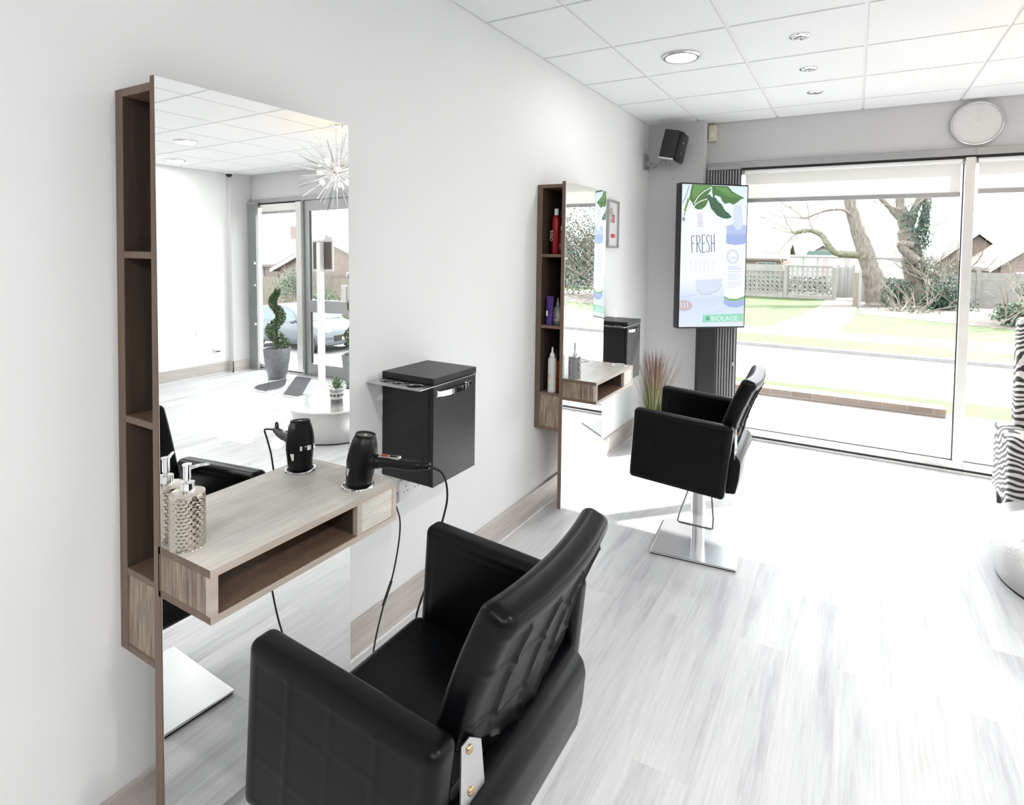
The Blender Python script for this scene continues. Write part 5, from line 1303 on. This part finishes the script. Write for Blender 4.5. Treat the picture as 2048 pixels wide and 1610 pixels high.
mb.build('foliage', None, hg)

# ------------------------------------------------------------ parked car
car = thing('car', (14.75, 13.3, LZ), 'dark grey hatchback parked outside the entrance, seen in the near mirror', 'car')
m_carp = M('car_paint', (0.075, 0.085, 0.10), 0.25, metal=0.3, var=0.05, coat=0.6); m_carg = M('car_glass', (0.10, 0.13, 0.15), 0.08, var=0.05); m_tyre = M('tyre', (0.02, 0.02, 0.02), 0.8)
prof = [(-2.08, 0.28), (-2.10, 0.50), (-2.02, 0.68), (-1.75, 0.80), (-1.10, 0.93), (-0.55, 1.28), (-0.1, 1.42), (0.7, 1.45), (1.45, 1.36), (1.95, 1.0), (2.06, 0.92), (2.10, 0.55), (2.05, 0.30), (1.75, 0.22), (-1.8, 0.20)]
cb = MB().use(m_carp); secs = [(-0.88, 0.90, 0.10), (-0.84, 0.97, 0.04), (-0.72, 1.0, 0.0), (0, 1.01, 0.0), (0.72, 1.0, 0.0), (0.84, 0.97, 0.04), (0.88, 0.90, 0.10)]
vs = []; fs = []; n = len(prof)
for (yy, k_, dz_) in secs:
    for (x, z) in prof:
        ty = yy*(1.0 if z < 0.95 else 1.0-0.22*(z-0.95)/0.5); vs.append((x*k_, ty, z if z > .5 else z+dz_))
for i in range(len(secs)-1):
    for j in range(n): fs.append([i*n+j, i*n+(j+1) % n, (i+1)*n+(j+1) % n, (i+1)*n+j])
fs += [list(range(n))[::-1], [(len(secs)-1)*n+j for j in range(n)]]
cb.add(vs, fs).build('body', None, car, 45, world=False)
for sgn in (-1, 1):
    for (pl, nm) in (([(-0.85, 0.97), (-0.42, 1.27), (-0.05, 1.37), (0.10, 1.37), (0.10, 0.97)], 'side_window'), ([(0.17, 0.97), (0.17, 1.37), (0.7, 1.39), (1.05, 1.34), (1.12, 0.99)], 'side_window'), ([(1.18, 1.0), (1.12, 1.32), (1.35, 1.28), (1.62, 1.05)], 'side_window')):
        q = [(x, sgn*(0.885 if z < 0.98 else 0.885-0.19*(z-0.95)/0.45+0.012), z) for x, z in pl]
        MB().use(m_carg).add(q + [(a, b-sgn*0.03, c) for a, b, c in q], [list(range(len(q))), [i+len(q) for i in range(len(q))][::-1]]+[[i, i+len(q), (i+1) % len(q)+len(q), (i+1) % len(q)] for i in range(len(q))]).build(nm, None, car, world=False)
    for x in (-1.32, 1.28):
        ry = Matrix.Rotation(PI/2, 4, 'X')
        wh = MB().use(m_tyre).lathe([(0.20, -0.10), (0.30, -0.10), (0.315, -0.07), (0.315, 0.07), (0.30, 0.10), (0.20, 0.10)], c=(x, sgn*0.80, 0.315), seg=32, mtx=ry, cap=False).build('wheel', None, car, True, world=False)
        mb = MB().use(m_steel).lathe([(0.205, -0.085), (0.19, -0.095), (0.05, -0.09), (0, -0.09)], c=(x, sgn*0.80, 0.315), seg=30, mtx=ry, cap=False).lathe([(0.205, 0.085), (0.19, 0.095), (0.05, 0.09), (0, 0.09)], c=(x, sgn*0.80, 0.315), seg=30, mtx=ry, cap=False)
        mb.build('alloy_rim', None, wh, True, world=False)
    MB().use(m_chrome).sphere((-1.93, sgn*0.66, 0.70), 0.16, 16, 10, (0.75, 1.0, 0.5)).build('headlight', None, car, True, world=False)
    MB().use(m_carp).sphere((-0.72, sgn*0.98, 0.98), 0.10, 14, 8, (0.7, 1.1, 0.7)).build('wing_mirror', None, car, True, world=False)
q = [(-1.03, -0.70, 0.965), (-1.03, 0.70, 0.965), (-0.55, 0.62, 1.295), (-0.55, -0.62, 1.295)]
MB().use(m_carg).add([(a-0.012, b, c+0.014) for a, b, c in q]+[(a+.03, b, c-.03) for a, b, c in q], [[0, 1, 2, 3], [7, 6, 5, 4], [0, 4, 5, 1], [1, 5, 6, 2], [2, 6, 7, 3], [3, 7, 4, 0]]).build('windscreen', None, car, world=False)
MB().use(m_tyre).box(-2.13, -2.06, -0.55, 0.55, 0.38, 0.56, 0.01, 2).build('grille', None, car, world=False)
MB().use(m_white).box(-2.145, -2.128, -0.26, 0.26, 0.40, 0.50).build('number_plate', None, car, world=False)
